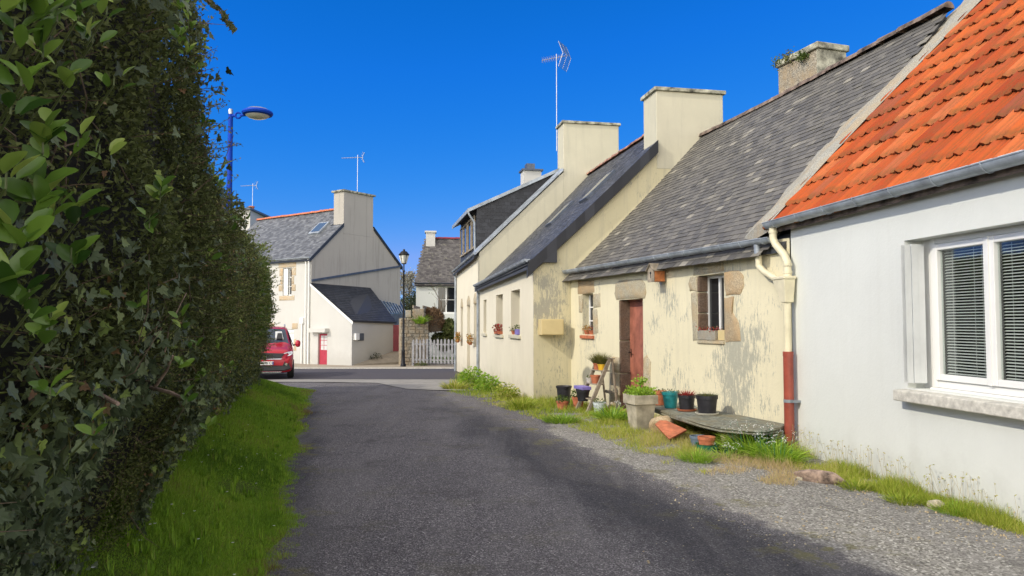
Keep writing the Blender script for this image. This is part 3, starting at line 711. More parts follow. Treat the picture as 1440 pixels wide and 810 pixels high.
# door of planks
dr = MB(); n = 4; a, b = DOOR[0]+.02, DOOR[1]-.01
for i in range(n):
    u0, u1 = a+(b-a)*i/n, a+(b-a)*(i+1)/n-.006
    dr.box(f2, u0, u1, .02, 2.13, -.235, -.20+random.uniform(-.002,.002))
dr.box(f2, a, b, .02, 2.13, -.245, -.236)
door = dr.build('door', M['door_red'], H2, bevel=.004)
h_ = MB(); h_.tube([f2.p(a+.09,1.13,-.2), f2.p(a+.09,1.13,-.15), f2.p(a+.20,1.13,-.145)], .011, 6); h_.box(f2,a+.075,a+.105,1.03,1.2,-.2,-.195); h_.build('handle', M['black_metal'], door)
fr_ = MB(); fr_.box(f2, DOOR[0], DOOR[1], 2.13, 2.168, -.235, -.17); fr_.box(f2, DOOR[0], DOOR[1], -.1, .02, -.24, .03); fr_.build('door_frame', M['door_red'], H2)
window(H2, f2, W2, d=-.215, fw=.05, mull=(5.70,), mat='pvc_white', th=.055)
window(H2, f2, W3, d=-.205, fw=.035, mull=(.94,), trans=(1.76,2.06), mat='pvc_white')
ss = MB(); ss.hexa([f2.p(.60,1.37,-.2), f2.p(1.28,1.37,-.2), f2.p(1.28,1.37,.05), f2.p(.60,1.37,.05)],[f2.p(.60,1.455,-.2), f2.p(1.28,1.455,-.2), f2.p(1.28,1.44,.05), f2.p(.60,1.44,.05)]); ss.build('window_sill', M['terracotta'], H2, bevel=.006)
ss = MB(); ss.box(f2, W2[0], W2[1], 1.38, 1.436, -.2, .03); ss.build('window_sill', M['granite'], H2, bevel=.008)
dn = Vector((0,0,-.085)); pb = MB(); poly_slab(pb, [P2(-.4,-.06)+Vector((0,0,-.02)), P2(7.55,-.06)+Vector((0,0,-.02)), P2(7.4,1.1)+Vector((0,0,-.03)), P2(7.3,2.2)+Vector((0,0,-.03)), P2(7.2,3.3)+Vector((0,0,-.02)), P2(-.4,3.3)+Vector((0,0,-.02)), P2(-.4,2.2)+Vector((0,0,-.03)), P2(-.4,1.1)+Vector((0,0,-.03))], (0,0,-.09)); poly_slab(pb, [P2(-.4,3.3), P2(7.2,3.3), f2.p(7.2,2.8,-7), f2.p(-.4,2.8,-7)], (0,0,-.09))
roof2 = pb.build('roof', M['blue_slate'], H2)
ms = MB(); slate_field(ms, P2, -.3, 7.6, -.20, 3.30, w_=.19, ex=.118, keep=lambda u, t: u < 7.30, jit=.005)
ms.build('slates', M['old_slate'], roof2)
ridge(roof2, [P2(-.3,3.3)+Vector((0,0,.03)), P2(1.3,3.3)+Vector((0,0,-.01)), P2(3.5,3.3)+Vector((0,0,-.02)), P2(5.5,3.3)+Vector((0,0,.02)), P2(7.25,3.3)+Vector((0,0,.08))], r=.105, mat='ridge_tile_old')
gutter(H2, f2.p(.02, 2.915, .15), f2.p(7.42, 2.875, .15), f2.N, r=.072, step=.5)
sf = MB(); sf.box(f2, 0, 7.45, 2.74, 2.80, .001, .05); sf.build('eaves_board', M['ochre_render'], H2)
# stone chimney behind the ridge
cu = 4.25
c2 = MB(); c2.box(f2, cu-1.10, cu+.05, 5.6, 7.02, -4.03, -3.36); cc = c2.build('chimney', M['rubble_stone'], H2, bevel=.02)
c2 = MB(); c2.box(f2, cu+.051, cu+.085, 5.6, 7.02, -4.035, -3.355); c2.build('chimney_side', M['stained_cap'], cc)
c2 = MB(); c2.box(f2, cu-1.14, cu+.13, 7.022, 7.15, -4.09, -3.31); c2.build('chimney_cap', M['stained_cap'], cc, bevel=.02)
# downpipes meeting in a hopper, red below
dp = MB(); x1, y1 = .10, .12
ua = 7.52
dp.tube([f1.p(-.20,3.02,.16), f1.p(-.20,2.86,.16), f1.p(-.17,2.78,.14), f1.p(.00,2.62,.11), f1.p(.06,2.52,.10), f1.p(.07,2.30,.10)], .052, 12)
for zz in (2.97, 2.50, 2.40): dp.tube([f1.p(.068 if zz < 2.6 else -.20, zz, .10 if zz < 2.6 else .16), f1.p(.068 if zz < 2.6 else -.20, zz-.035, .10 if zz < 2.6 else .16)], .060, 12)
H1p = dp.build('downpipe', M['pvc_cream'], H1, smooth=True)
dp = MB(); dp.tube([f2.p(7.10,2.50,.12), f2.p(7.20,2.42,.11), f2.p(7.50,2.28,.10), f2.p(7.60,2.20,.10), f2.p(7.62,2.08,.10)], .046, 12)
dp.tube([f2.p(7.095,2.65,.125), f2.p(7.095,2.50,.12)], [.046,.046], 12)
dp.build('downpipe', M['pvc_cream'], H2, smooth=True)
dp = MB(); dp.tube([f2.p(7.08,2.90,.14), f2.p(7.085,2.66,.13)], .047, 12); dp.build('downpipe_outlet', M['zinc'], H2, smooth=True)
hp = MB(); cpt = f1.p(.03,0,.10)
hp.hexa([f1.p(.0,1.98,.05), f1.p(.12,1.98,.05), f1.p(.12,1.98,.17), f1.p(.0,1.98,.17)],[f1.p(-.19,2.29,.03), f1.p(.14,2.29,.03), f1.p(.14,2.29,.19), f1.p(-.19,2.29,.19)])
hp.hexa([f1.p(-.20,2.29,.02), f1.p(.15,2.29,.02), f1.p(.15,2.29,.20), f1.p(-.20,2.29,.20)],[f1.p(-.20,2.33,.02), f1.p(.15,2.33,.02), f1.p(.15,2.33,.20), f1.p(-.20,2.33,.20)])
hp.build('hopper', M['pvc_cream'], H1, bevel=.008)
dp = MB(); dp.tube([f1.p(.06,2.0,.11), f1.p(.06,1.30,.11)], .05, 12); dp.build('downpipe', M['pvc_cream'], H1, smooth=True)
dp = MB(); dp.tube([f1.p(.06,1.32,.11), f1.p(.06,.0,.11)], .066, 14); dp.tube([f1.p(.06,1.33,.11), f1.p(.06,1.27,.11)], .070, 14); rp = dp.build('lower_downpipe', M['pvc_red'], H1, smooth=True)
dp = MB(); dp.tube([f1.p(.06,.70,.11), f1.p(.06,.66,.11)], .071, 14); dp.box(f1, .11, .17, .665, .695, .0, .12); dp.build('pipe_clamp', M['zinc'], rp, smooth=True)

# ---------------------------------------------------------------- middle cream house standing forward
H3 = root('forward_house', (1.5,21,0), 'cream house standing forward, with three narrow flowered windows and slate-edged roof', 'house')
W = [(-7.29,-6.71,1.40,2.46), (-4.95,-3.86,1.40,2.53), (-2.67,-1.52,1.42,2.56)]
def ze3(u): return 3.15+.02*u
mb = MB(); wall_open(mb, f3, -8.2, 0, -.6, ze3, W, reveal=.30); mb.build('wall', M['cream_render_smooth'], H3)
mb = MB(); gable(mb, e3, [(0.001,-.5),(7.7,-.5),(7.7,3.1),(4.76,5.95),(4.76,5.4),(3.03,5.4),(3.03,5.96),(1.5,4.44),(0.001,3.06)], .28)
mb.build('gable_wall', M['ochre_render'], H3)
def P3_(u, t): 
    k = t/3.87; return f3.p(u, ze3(u)+.03+(6.85-ze3(u))*k-.06*math.sin(math.pi*min(1, max(0, k))), -t)
dv = Vector((0,0,-.02)); rb = MB(); poly_slab(rb, [P3_(-8.2,-.16)+dv, P3_(.06,-.16)+dv, P3_(.06,1.3)+dv, P3_(.06,2.98)+dv, P3_(-.86,2.98)+dv, P3_(-.86,3.87), P3_(-8.2,3.87), P3_(-8.2,2.6)+dv, P3_(-8.2,1.3)+dv], (0,0,-.08)); poly_slab(rb, [P3_(-8.2,3.87), P3_(-.86,3.87), f3.p(-.86,3.1,-7.9), f3.p(-8.2,3.1,-7.9)], (0,0,-.08))
roof3 = rb.build('roof', M['dark_slate'], H3)
ms = MB(); slate_field(ms, P3_, -8.2, .09, -.18, 3.85, w_=.17, ex=.11, jit=.003, th=.005, keep=lambda u, t: not (u > -.9 and t > 3.0)); ms.build('slates', M['blue_slate'], roof3)
ridge(roof3, [P3_(-8.2,3.87)+Vector((0,0,.05)), P3_(-.9,3.87)+Vector((0,0,.05))], r=.09, mat='ridge_tile', L_=.33)
# dark verge boarding over the gable and its boxed foot
vb = MB(); n = 14
for i in range(n):
    t0_, t1_ = -.16+3.18*i/n, -.16+3.18*(i+1)/n
    a, b = P3_(.13,t0_)+Vector((0,0,.035)), P3_(.13,t1_)+Vector((0,0,.035))
    a2, b2 = P3_(.001,t0_), P3_(.001,t1_)
    dz = Vector((0,0,-.30)); vb.hexa([a+dz, b+dz, b2+dz, a2+dz], [a, b, b2+Vector((0,0,.03)), a2+Vector((0,0,.03))])
poly_slab(vb, [f3.p(.128,3.10,.16), f3.p(.128,3.10,-.53), f3.p(.128,3.45,-.53), f3.p(.128,3.13,.16)], -f3.U*.12)
vb.build('verge_board', M['dark_slate'], roof3)
gutter(H3, f3.p(-8.15, 2.985, .16), f3.p(.10, 3.17, .16), f3.N, r=.068, step=.7)
for k, h in enumerate(W):
    wn = window(H3, f3, h, d=-.29, fw=.045, mull=((h[0]+h[1])/2,) if k else (), mat='wood_grey' if k == 0 else 'pvc_white')
    s_ = MB(); s_.box(f3, h[0]-.08, h[1]+.12, h[2]-.10, h[2]-.01, -.2, .06); s_.build('window_sill', M['chimney_render'], H3, bevel=.01)
chimney(H3, e3, 3.03, 4.76, 0, .84, 5.4, 7.29)
# skylight
sk = MB(); 
def on3(u, t, h): 
    nn3 = (P3_(u+1,t)-P3_(u,t)).cross(P3_(u,t+.5)-P3_(u,t)).normalized(); nn3 = nn3 if nn3.z > 0 else -nn3
    return P3_(u,t)+nn3*h
for (u0_,u1_,t0_,t1_) in ((-2.6,-1.9,1.9,2.7), (-5.2,-4.5,1.6,2.3)):
    sk = MB(); sk.hexa([on3(u0_,t0_,.01),on3(u1_,t0_,.01),on3(u1_,t1_,.01),on3(u0_,t1_,.01)],[on3(u0_,t0_,.09),on3(u1_,t0_,.09),on3(u1_,t1_,.09),on3(u0_,t1_,.09)])
    so = sk.build('skylight', M['zinc_dark'], roof3); g = MB(); g.face([on3(u0_+.08,t0_+.06,.094),on3(u1_-.08,t0_+.06,.094),on3(u1_-.08,t1_-.06,.094),on3(u0_+.08,t1_-.06,.094)]); g.build('pane', M['sky_pane'], so)
dp = MB(); dp.tube([f3.p(-8.12,2.92,.14), f3.p(-8.12,2.75,.06), f3.p(-8.12,-.3,.06)], .045, 10); dp.build('downpipe', M['zinc'], H3, smooth=True)

# ---------------------------------------------------------------- house with the slate-hung dormer
H4 = root('dormer_house', (-1.5,28,-.3), 'cream house with tall chimney, dark slate-hung dormer and narrow arched openings', 'house')
OP = [(-13.1,-12.48,.80,2.33), (-11.2,-10.45,-.5,2.37), (-9.48,-8.86,.88,2.40)]
mb = MB(); wall_open(mb, f3, -14.5, -8.2, -.8, lambda u: 4.12+(u+8.2)*.035, OP, reveal=.16); mb.build('wall', M['cream_render_smooth'], H4)
mb = MB(); gable(mb, e4, [(0,-.6),(7.7,-.6),(7.7,4.1),(4.97,6.85),(4.97,6.0),(2.95,6.0),(2.95,6.96),(0,4.10)], .3); mb.build('gable_wall', M['chimney_render'], H4)
cp = MB(); 
cp.hexa([e4.p(-.14,4.02,.05), e4.p(2.93,7.0,.05), e4.p(2.93,7.0,-.5), e4.p(-.14,4.02,-.5)],[e4.p(-.14,4.10,.05), e4.p(2.93,7.08,.05), e4.p(2.93,7.16,-.5), e4.p(-.14,4.18,-.5)])
cp.build('zinc_coping', M['zinc'], H4)
def P4(u, t): return f3.p(u, 4.14+(u+8.2)*.035+.95*t, -t)
rb = MB(); poly_slab(rb, [P4(-14.6,-.15), P4(-8.5,-.15), P4(-8.5,3.9), P4(-14.6,3.9)], (0,0,-.08)); poly_slab(rb, [P4(-14.6,3.9), P4(-8.5,3.9), f3.p(-8.5,4.0,-7.9), f3.p(-14.6,4.0,-7.9)], (0,0,-.08))
roof4 = rb.build('roof', M['dark_slate'], H4)
gutter(H4, f3.p(-14.6, 3.90, .14), f3.p(-8.35, 4.10, .14), f3.N, r=.06, step=.7)
# dormer
dm = MB(); ua, ub = -13.4, -8.95
def dz(t): return 5.72+.475*t
dm.hexa([f3.p(ua,3.8,-.02), f3.p(ub,3.8,-.02), f3.p(ub,3.8,-3.6), f3.p(ua,3.8,-3.6)],[f3.p(ua,dz(.02),-.02), f3.p(ub,dz(.02),-.02), f3.p(ub,dz(3.6),-3.6), f3.p(ua,dz(3.6),-3.6)])
do = dm.build('dormer', M['dark_slate'], H4)
ck = MB(); fc = Fr(tuple(f3.p(ub,0).xy), (.981,.194), (.194,-.981))
def PC(u, t): return fc.p(u, t, 0)
for r in range(26):
    z0_ = 4.1+r*.125; off = .5 if r % 2 else 0
    for c_ in range(-1, 18):
        u_ = (c_+off)*.2
        if u_ < 0 or u_ > 3.3: continue
        if z0_+.13 > dz(u_) or z0_ < 3.9+.9*u_: continue
        ck.hexa([fc.p(u_+.004,z0_,.004), fc.p(u_+.196,z0_,.004), fc.p(u_+.196,z0_,.016), fc.p(u_+.004,z0_,.016)],[fc.p(u_+.004,z0_+.15,.002), fc.p(u_+.196,z0_+.15,.002), fc.p(u_+.196,z0_+.15,.006), fc.p(u_+.004,z0_+.15,.006)])
ck.build('slate_cheek', M['dark_slate'], do)
dr_ = MB(); 
poly_slab(dr_, [f3.p(ua-.2,dz(-.28),.28), f3.p(ub+.14,dz(-.28),.28), f3.p(ub+.14,dz(3.75),-3.75), f3.p(ua-.2,dz(3.75),-3.75)], (0,0,.10)); dr_.build('dormer_roof', M['zinc_dark'], do)
tr_ = MB(); poly_slab(tr_, [f3.p(ub+.142,dz(-.3)-.02,.30), f3.p(ub+.142,dz(3.7)-.02,-3.7), f3.p(ub+.142,dz(3.7)+.10,-3.7), f3.p(ub+.142,dz(-.3)+.10,.30)], f3.U*.03)
poly_slab(tr_, [f3.p(ua-.2,dz(-.28)-.03,.29), f3.p(ub+.15,dz(-.28)-.03,.29), f3.p(ub+.15,dz(-.28)+.10,.29), f3.p(ua-.2,dz(-.28)+.10,.29)], f3.N*.02); tr_.build('dormer_trim', M['zinc'], do)
for (a, b) in ((-13.1,-12.3), (-12.1,-11.2), (-10.9,-10.0), (-9.8,-9.15)):
    window(do, f3, (a,b,4.35,5.5), d=0.0, fw=.06, mat='wood_grey', th=.05)
dp = MB(); dp.tube([f3.p(ub+.1,5.62,.33), f3.p(ub+.12,5.45,.25), f3.p(ub+.12,5.2,.08), f3.p(ub+.12,4.15,.06)], .035, 8); dp.build('downpipe', M['zinc'], H4, smooth=True)
dp = MB(); dp.tube([f3.p(-14.42,3.8,.12), f3.p(-14.42,3.6,.06), f3.p(-14.42,-.4,.06)], .045, 8); dp.build('downpipe', M['zinc'], H4, smooth=True)
chimney(H4, e4, 2.95, 4.97, 0, .82, 6.0, 8.68)
c = MB(); c.box(e4, 2.6, 3.35, 6.6, 8.02, -5.6, -5.0); cb = c.build('chimney', M['far_white_render'], H4); c = MB(); c.box(e4, 2.53, 3.42, 8.02, 8.09, -5.68, -4.92); c.box(e4,2.75,3.1,8.09,8.34,-5.5,-5.1); c.build('chimney_cap', M['zinc_dark'], cb)
for k, h in enumerate(OP):
    s_ = MB(); stone(s_, f3, [(h[0]-.06,h[3]+.0),(h[0]-.05,h[3]+.18),((h[0]+h[1])/2-.15,h[3]+.36),((h[0]+h[1])/2+.15,h[3]+.36),(h[1]+.05,h[3]+.18),(h[1]+.06,h[3]+.0)], d1=.01, rough=.005); s_.build('arch_stone', M['granite'], H4, smooth=True)
    if k == 1:
        s_ = MB(); s_.box(f3,h[0],h[1],-.4,h[3],-.15,-.11); s_.box(f3,h[0]+.06,h[1]-.06,-.2,.8,-.11,-.10); s_.box(f3,h[0]+.06,h[1]-.06,.95,2.1,-.11,-.10); s_.build('door', M['wood_grey'], H4)
    else: window(H4, f3, h, d=-.14, fw=.05, mull=((h[0]+h[1])/2,), mat='wood_grey')

# ---------------------------------------------------------------- two-storey house across the street
H5 = root('two_storey_house', (-10.5,41,-.43), 'two-storey white house with broad grey gable, big chimney and slate roof across the street', 'house')
UW = (-2.27,-1.55,3.16,4.62); LW = (-3.15,-1.32,-.6,1.40)
mb = MB(); wall_open(mb, f5, -9.0, 0, -.9, 5.08, [UW, LW], reveal=.22); mb.build('wall', M['far_white_render'], H5)
mb = MB(); gable(mb, e5, [(0.001,-.9),(6.45,-.9),(6.45,5.05),(4.27,7.05),(4.27,6.5),(2.12,6.5),(2.12,7.05),(0.001,5.1)], .3); mb.build('gable_wall', M['far_grey_render'], H5)
def P5(u, t): return f5.p(u, 5.12+t*.915, -t)
rb = MB(); poly_slab(rb, [P5(-9,-.15), P5(.05,-.15), P5(.05,2.08), P5(-.82,2.08), P5(-.82,3.2), P5(-9,3.2)], (0,0,-.10)); poly_slab(rb, [P5(-9,3.2), P5(-.82,3.2), f5.p(-.82,7.1,-4.3), f5.p(.05,7.1,-4.3), f5.p(.05,4.95,-6.6), f5.p(-9,4.95,-6.6)], (0,0,-.1))
roof5 = rb.build('roof', M['dark_slate'], H5)
ms = MB(); slate_field(ms, P5, -9, .05, -.17, 3.2, w_=.22, ex=.15, jit=.003, th=.005, keep=lambda u, t: not (u > -.85 and t > 2.0)); ms.build('slates', M['grey_slate'], roof5)
ridge(roof5, [P5(-9,3.2)+Vector((0,0,.04)), P5(-1.2,3.2)+Vector((0,0,.04))], r=.11, mat='terracotta')
vb = MB(); 
for (ta,tb) in ((-.15,2.1),(4.3,6.6)):
    zz = lambda t: 5.12+.915*t if t < 3.2 else 5.12+.915*3.2-(t-3.2)*.905
    poly_slab(vb, [e5.p(ta,zz(ta)-.16,.06), e5.p(tb,zz(tb)-.16,.06), e5.p(tb,zz(tb)+.03,.06), e5.p(ta,zz(ta)+.03,.06)], -e5.N*.05)
vb.build('verge_board', M['dark_slate'], roof5)
bd = MB(); poly_slab(bd, [e5.p(.0,3.84,.08), e5.p(6.45,4.98,.08), e5.p(6.45,5.08,.08), e5.p(.0,3.95,.08)], -e5.N*.079); bd.build('flashing_band', M['zinc_dark'], H5)
chimney(H5, e5, 2.12, 4.27, 0, .8, 6.5, 8.78, mat='far_grey_render', ov=.1, ch=.1)
gutter(H5, f5.p(-9, 5.08, .14), f5.p(.05, 5.08, .14), f5.N, r=.06, step=1.2)
st = MB()
for (a,b,c,d) in ((-2.65,-1.2,4.64,4.95),(-2.55,-2.28,4.2,4.62),(-2.45,-2.28,3.75,4.18),(-2.6,-2.28,3.4,3.73),(-1.54,-1.2,4.2,4.62),(-1.54,-1.35,3.75,4.18),(-1.54,-1.22,3.4,3.73),(-2.55,-1.3,2.92,3.15),(-3.4,-2.95,1.42,1.72),(-1.45,-1.0,1.42,1.72),(-1.31,-1.1,.3,.9)):
    stone1(f5, [(a,c),(a,d),(b,d),(b,c)], d1=.02, rough=.01)
lay_stones('granite_pale', H5)
wn = window(H5, f5, UW, d=-.2, fw=.06, mull=(-1.91,), trans=(3.65,4.13), mat='pvc_white')
sh = MB(); sh.box(f5, UW[0]+.005, UW[0]+.32, 3.18, 4.6, -.12, -.06); sh.build('shutter', M['pvc_white'], H5)
ld = MB(); ld.box(f5, LW[0], LW[1], -.6, 1.2, -.2, -.12); ld.box(f5, LW[0], LW[1], 1.22, 1.39, -.18, -.05)
for i in range(6): ld.box(f5, LW[0]+.02, LW[1]-.02, -.5+i*.28, -.25+i*.28, -.12, -.10)
ld.build('garage_door', M['pvc_white'], H5)
dp = MB(); dp.tube([f5.p(-.10,5.0,.12), f5.p(-.10,4.8,.06), f5.p(-.10,-.45,.06)], .05, 8); dp.tube([f5.p(-.32,5.0,.1), f5.p(-.32,-.45,.06)], .03, 8); dp.tube([f5.p(-.62,1.95,.05), f5.p(-.62,-.45,.05)], .04, 8); dp.box(f5,-.74,-.5,1.7,2.0,.0,.1); dp.build('downpipe', M['pvc_white'], H5, smooth=True)
def on5(u, t, h): return P5(u,t)+Vector((0,0,1))*h+f5.N*h
def sky5(u0,u1,t0,t1):
    s = MB(); s.hexa([on5(u0,t0,0),on5(u1,t0,0),on5(u1,t1,0),on5(u0,t1,0)],[on5(u0,t0,.08),on5(u1,t0,.08),on5(u1,t1,.08),on5(u0,t1,.08)])
    so = s.build('skylight', M['zinc'], roof5); g = MB(); g.face([on5(u0+.09,t0+.1,.084),on5(u1-.09,t0+.1,.084),on5(u1-.09,t1-.06,.084),on5(u0+.09,t1-.06,.084)]); g.build('pane', M['sky_pane'], so)
sky5(-2.05,-1.2,1.5,2.25)
# lean-to
LT = root('lean_to', (-8.8,38.2,-.4), 'low white lean-to with dark slate roof and small pink glazed door', 'outbuilding')
E_a = f5.p(3.06,0); oute = Vector((-6.25,39.7,0)); ed = (oute-E_a); eu = ed.normalized(); en = Vector((eu.y,-eu.x,0)); fe = Fr((E_a.x,E_a.y),(eu.x,eu.y),(en.x,en.y))
D5 = (.58,1.28,-.6,1.20)
mb = MB(); wall_open(mb, f5, .002, 3.06, -.9, lambda u: 3.72-.614*u, [D5], reveal=.14)
mb.face([fe.p(0,-.9), fe.p(ed.length,-.9), fe.p(ed.length,1.80), fe.p(0,1.84)], 0); lw_ = mb.build('wall', M['far_white_render'], LT)
B0 = e5.p(4.09,3.67,.01)
rb = MB(); r0, r1, r2, r3 = f5.p(.0,3.76,.06), f5.p(3.16,1.84,.06), fe.p(ed.length+.1,1.76,.08), B0
poly_slab(rb, [r0, r1, r2, r3], (0,0,-.07)); rl = rb.build('roof', M['dark_slate'], LT)
ms = MB()
def PL(u, t): return (r0.lerp(r3, u)).lerp(r1.lerp(r2, u), 1-t)
nr = 20
for r in range(nr):
    for c_ in range(24):
        o_ = .5/24 if r % 2 else 0; ua_, ub_ = c_/24+o_, min(1, (c_+.97)/24+o_)
        if ua_ >= 1: continue
        ta_, tb_ = r/nr, min(1, (r+1.4)/nr); up_ = Vector((.0,0,1))
        a_, b_, c2_, d_ = PL(ua_,ta_)+up_*.03, PL(ub_,ta_)+up_*.03, PL(ub_,tb_)+up_*.012, PL(ua_,tb_)+up_*.012
        ms.add([a_,b_,c2_,d_,a_-up_*.02,b_-up_*.02],[(0,1,2,3),(4,5,1,0)])
ms.build('slates', M['dark_slate'], rl)
vb = MB(); poly_slab(vb, [f5.p(-.0,3.62,.07), f5.p(3.18,1.66,.07), f5.p(3.18,1.80,.07), f5.p(-.0,3.74,.07)], -f5.N*.03); vb.build('verge_board', M['pvc_white'], rl)
d_ = MB(); d_.box(f5,.58,1.28,-.45,1.18,-.14,-.10); dd_ = d_.build('door', M['door_pink'], LT)
d_ = MB()
for i in range(2):
    for j in range(3): d_.box(f5,.70+i*.25,.91+i*.25,.38+j*.25,.60+j*.25,-.10,-.095)
d_.build('pane', M['curtain'], dd_)
d_ = MB(); d_.box(f5,.14,1.42,1.26,1.46,.0,.28); d_.build('door_canopy', M['far_white_render'], LT)
# letterbox on its side wall
lb = MB(); q0 = fe.hit(502,451)[0]; q0, zq = fe.hit(503,472); lb.box(fe, .12, .42, .9, 1.22, .0, .16)
o = lb.build('letter_box', M['pvc_white'], None, bevel=.01, origin=fe.p(.27,.9,0)); tag(o, 'small white letter box beside the corner of the white lean-to', 'letter box')
lb = MB(); lb.box(fe, .50, .95, .86, 1.22, .0, .05); o = lb.build('meter_cover', M['grey_blue'] if 'grey_blue' in M else M['zinc_dark'], None, bevel=.01, origin=fe.p(.7,.86,0)); tag(o, 'dark grey square cover on the side wall of the white lean-to', 'meter cover')
# glazed roof behind and red gate
GR = root('glazed_shed', (-5.9,41.5,-.3), 'blue-grey glazed lean-to roof tucked against the far gable', 'outbuilding')
a_, b_, c_, d_ = at(528,417,42), at(560,416,44.2), at(571,440,43.0), at(545,441,40.6)
g = MB(); poly_slab(g, [a_,b_,c_,d_], (0,0,-.06)); gp = g.build('roof', M['blue_glass'], GR)
g = MB()
for i in range(9):
    k = i/8; g.tube([a_.lerp(b_, k)+Vector((0,0,.02)), d_.lerp(c_, k)+Vector((0,0,.02))], .022, 4)
g.build('glazing_bars', M['zinc'], gp)
g = MB(); poly_slab(g, [d_+Vector((0,0,-.07)), c_+Vector((0,0,-.07)), Vector((c_.x,c_.y,-.4)), Vector((d_.x,d_.y,-.4))], (0,.1,0)); g.build('wall', M['zinc_dark'], GR)
RG = MB(); a_, b_ = at(547,457,39.6), at(562,457,39.6)
for i in range(6):
    p, q_ = a_.lerp(b_, i/6), a_.lerp(b_, (i+.95)/6); RG.hexa([(p.x,p.y,.2),(q_.x,q_.y,.2),(q_.x,q_.y+.05,.2),(p.x,p.y+.05,.2)],[(p.x,p.y,p.z),(q_.x,q_.y,q_.z),(q_.x,q_.y+.05,q_.z),(p.x,p.y+.05,p.z)])
o = RG.build('wooden_gate', M['gate_red'], None, origin=(a_.x,a_.y,.2)); tag(o, 'dark red plank gate beside the white lean-to', 'gate')

# building behind, far left
HB = root('rear_building', (-16,48,-.4), 'pale flat-topped building just showing behind the slate ridge at far left', 'building')
mb = MB(); p0, p1, p2 = at(325,296,48), at(352,293,47), at(383,301,52)
z_ = p1.z
mb.hexa([(p0.x-3,p0.y+1,-.6),(p1.x,p1.y,-.6),(p2.x,p2.y,-.6),(p2.x-6,p2.y+4,-.6)],[(p0.x-3,p0.y+1,z_-.1),(p1.x,p1.y,z_-.1),(p2.x,p2.y,z_-.1),(p2.x-6,p2.y+4,z_-.1)]); mb.build('wall', M['far_white_render'], HB)
mb = MB(); mb.hexa([(p0.x-3.2,p0.y+.8,z_-.099),(p1.x+.1,p1.y-.3,z_-.099),(p2.x+.3,p2.y,z_-.099),(p2.x-6,p2.y+4.2,z_-.099)],[(p0.x-3.2,p0.y+.8,z_+.02),(p1.x+.1,p1.y-.3,z_+.02),(p2.x+.3,p2.y,z_+.02),(p2.x-6,p2.y+4.2,z_+.02)]); rf_ = mb.build('roof', M['zinc_dark'], HB)
mb = MB(); q_ = at(354,294,48.6); mb.lathe((q_.x,q_.y,z_),[(.16,0),(.15,.3),(.19,.32),(.19,.38),(.0,.38)],10); mb.build('chimney_pot', M['terracotta'], rf_)

# small white house behind the fence
H6 = root('small_house', (-4,52,-.5), 'small white house with mossy slate roof and white-framed window behind the picket fence', 'house')
f6 = Fr(tuple(at(585,420,48).xy), (1,.10), (.10,-1))
u1_ = f6.hit(720,420)[0]
za = f6.hit(600,398)[1]
wa, wz0, wz1 = f6.hit(614,401)[0], f6.hit(620,441)[1], f6.hit(614,402)[1]
mb = MB(); wall_open(mb, f6, 0, u1_, -1, za, [(wa, wa+1.9, wz0, wz1)], reveal=.2); mb.face([f6.p(0,-1), f6.p(0,za), f6.p(0,za,-6), f6.p(0,-1,-6)], 0); mb.build('wall', M['white_render'], H6)
wn = window(H6, f6, (wa, wa+1.9, wz0, wz1), d=-.18, fw=.10, mull=(wa+.62,), trans=((wz0+wz1)/2,), mat='pvc_white')
def P6(u, t): return f6.p(u, za+.02+t*1.0, -t)
zr = at(600,334,50).z
T6 = 3.2
rb = MB(); poly_slab(rb, [P6(-.1,-.15), P6(u1_,-.15), P6(u1_,T6), P6(.55,T6)], (0,0,-.1)); poly_slab(rb, [P6(.55,T6), P6(u1_,T6), f6.p(u1_,za,-6.5), f6.p(0,za,-6.5)], (0,0,-.1)); rf6 = rb.build('roof', M['lichen_slate'], H6)
ms = MB(); slate_field(ms, P6, -.1, u1_, -.17, T6, w_=.21, ex=.14, keep=lambda u, t: u > .2*t-.12, jit=.003, th=.005); ms.build('slates', M['lichen_slate'], rf6)
ridge(rf6, [P6(.6,T6)+Vector((0,0,.05)), P6(u1_,T6)+Vector((0,0,.05))], r=.11, mat='gate_red')
gutter(H6, f6.p(-.1, za, .12), f6.p(u1_, za, .12), f6.N, r=.06, step=1.5, mat='zinc_dark')
ca, cb_ = f6.hit(599,330,-2.6)[0], f6.hit(612,330,-2.6)[0]; zc = f6.hit(605,327,-2.6)[1]
mb = MB(); mb.box(f6, ca, cb_, za+1.6, zc, -3.3, -2.6); ch_ = mb.build('chimney', M['far_white_render'], H6); mb = MB(); mb.box(f6, ca-.08, cb_+.08, zc, zc+.12, -3.38, -2.52); mb.build('chimney_cap', M['far_white_render'], ch_)
# ---------------------------------------------------------------- foliage in bulk
TPL = {}
TPL['leaf'] = (np.array([[0,0,0],[.45,.5,.10],[1,0,-.05],[.45,-.5,.10]], float), np.array([[0,1,2],[0,2,3]]))
TPL['laurel'] = (np.array([[0,0,0],[.12,.22,.05],[.38,.46,.10],[.7,.44,.07],[.93,.2,-.02],[1,0,-.06],[.93,-.2,-.02],[.7,-.44,.07],[.38,-.46,.10],[.12,-.22,.05],[.35,0,0],[.72,0,-.03]], float),
  np.array([[0,1,10],[1,2,10],[2,3,10],[3,11,10],[3,4,11],[4,5,11],[5,6,11],[6,7,11],[7,10,11],[7,8,10],[8,9,10],[9,0,10]]))
iv = [(0,0),(-.10,.30),(.10,.52),(.30,.30),(.52,.36),(.55,.16),(1,0)]
ivp = iv+[(x,-y) for x,y in reversed(iv[1:-1])]
TPL['ivy'] = (np.array([[x,y,.07*abs(y)+(-.06 if x>.9 else 0)] for x,y in ivp]+[[.22,0,-.03]], float), np.array([[i,(i+1)%12,12] for i in range(12)]))
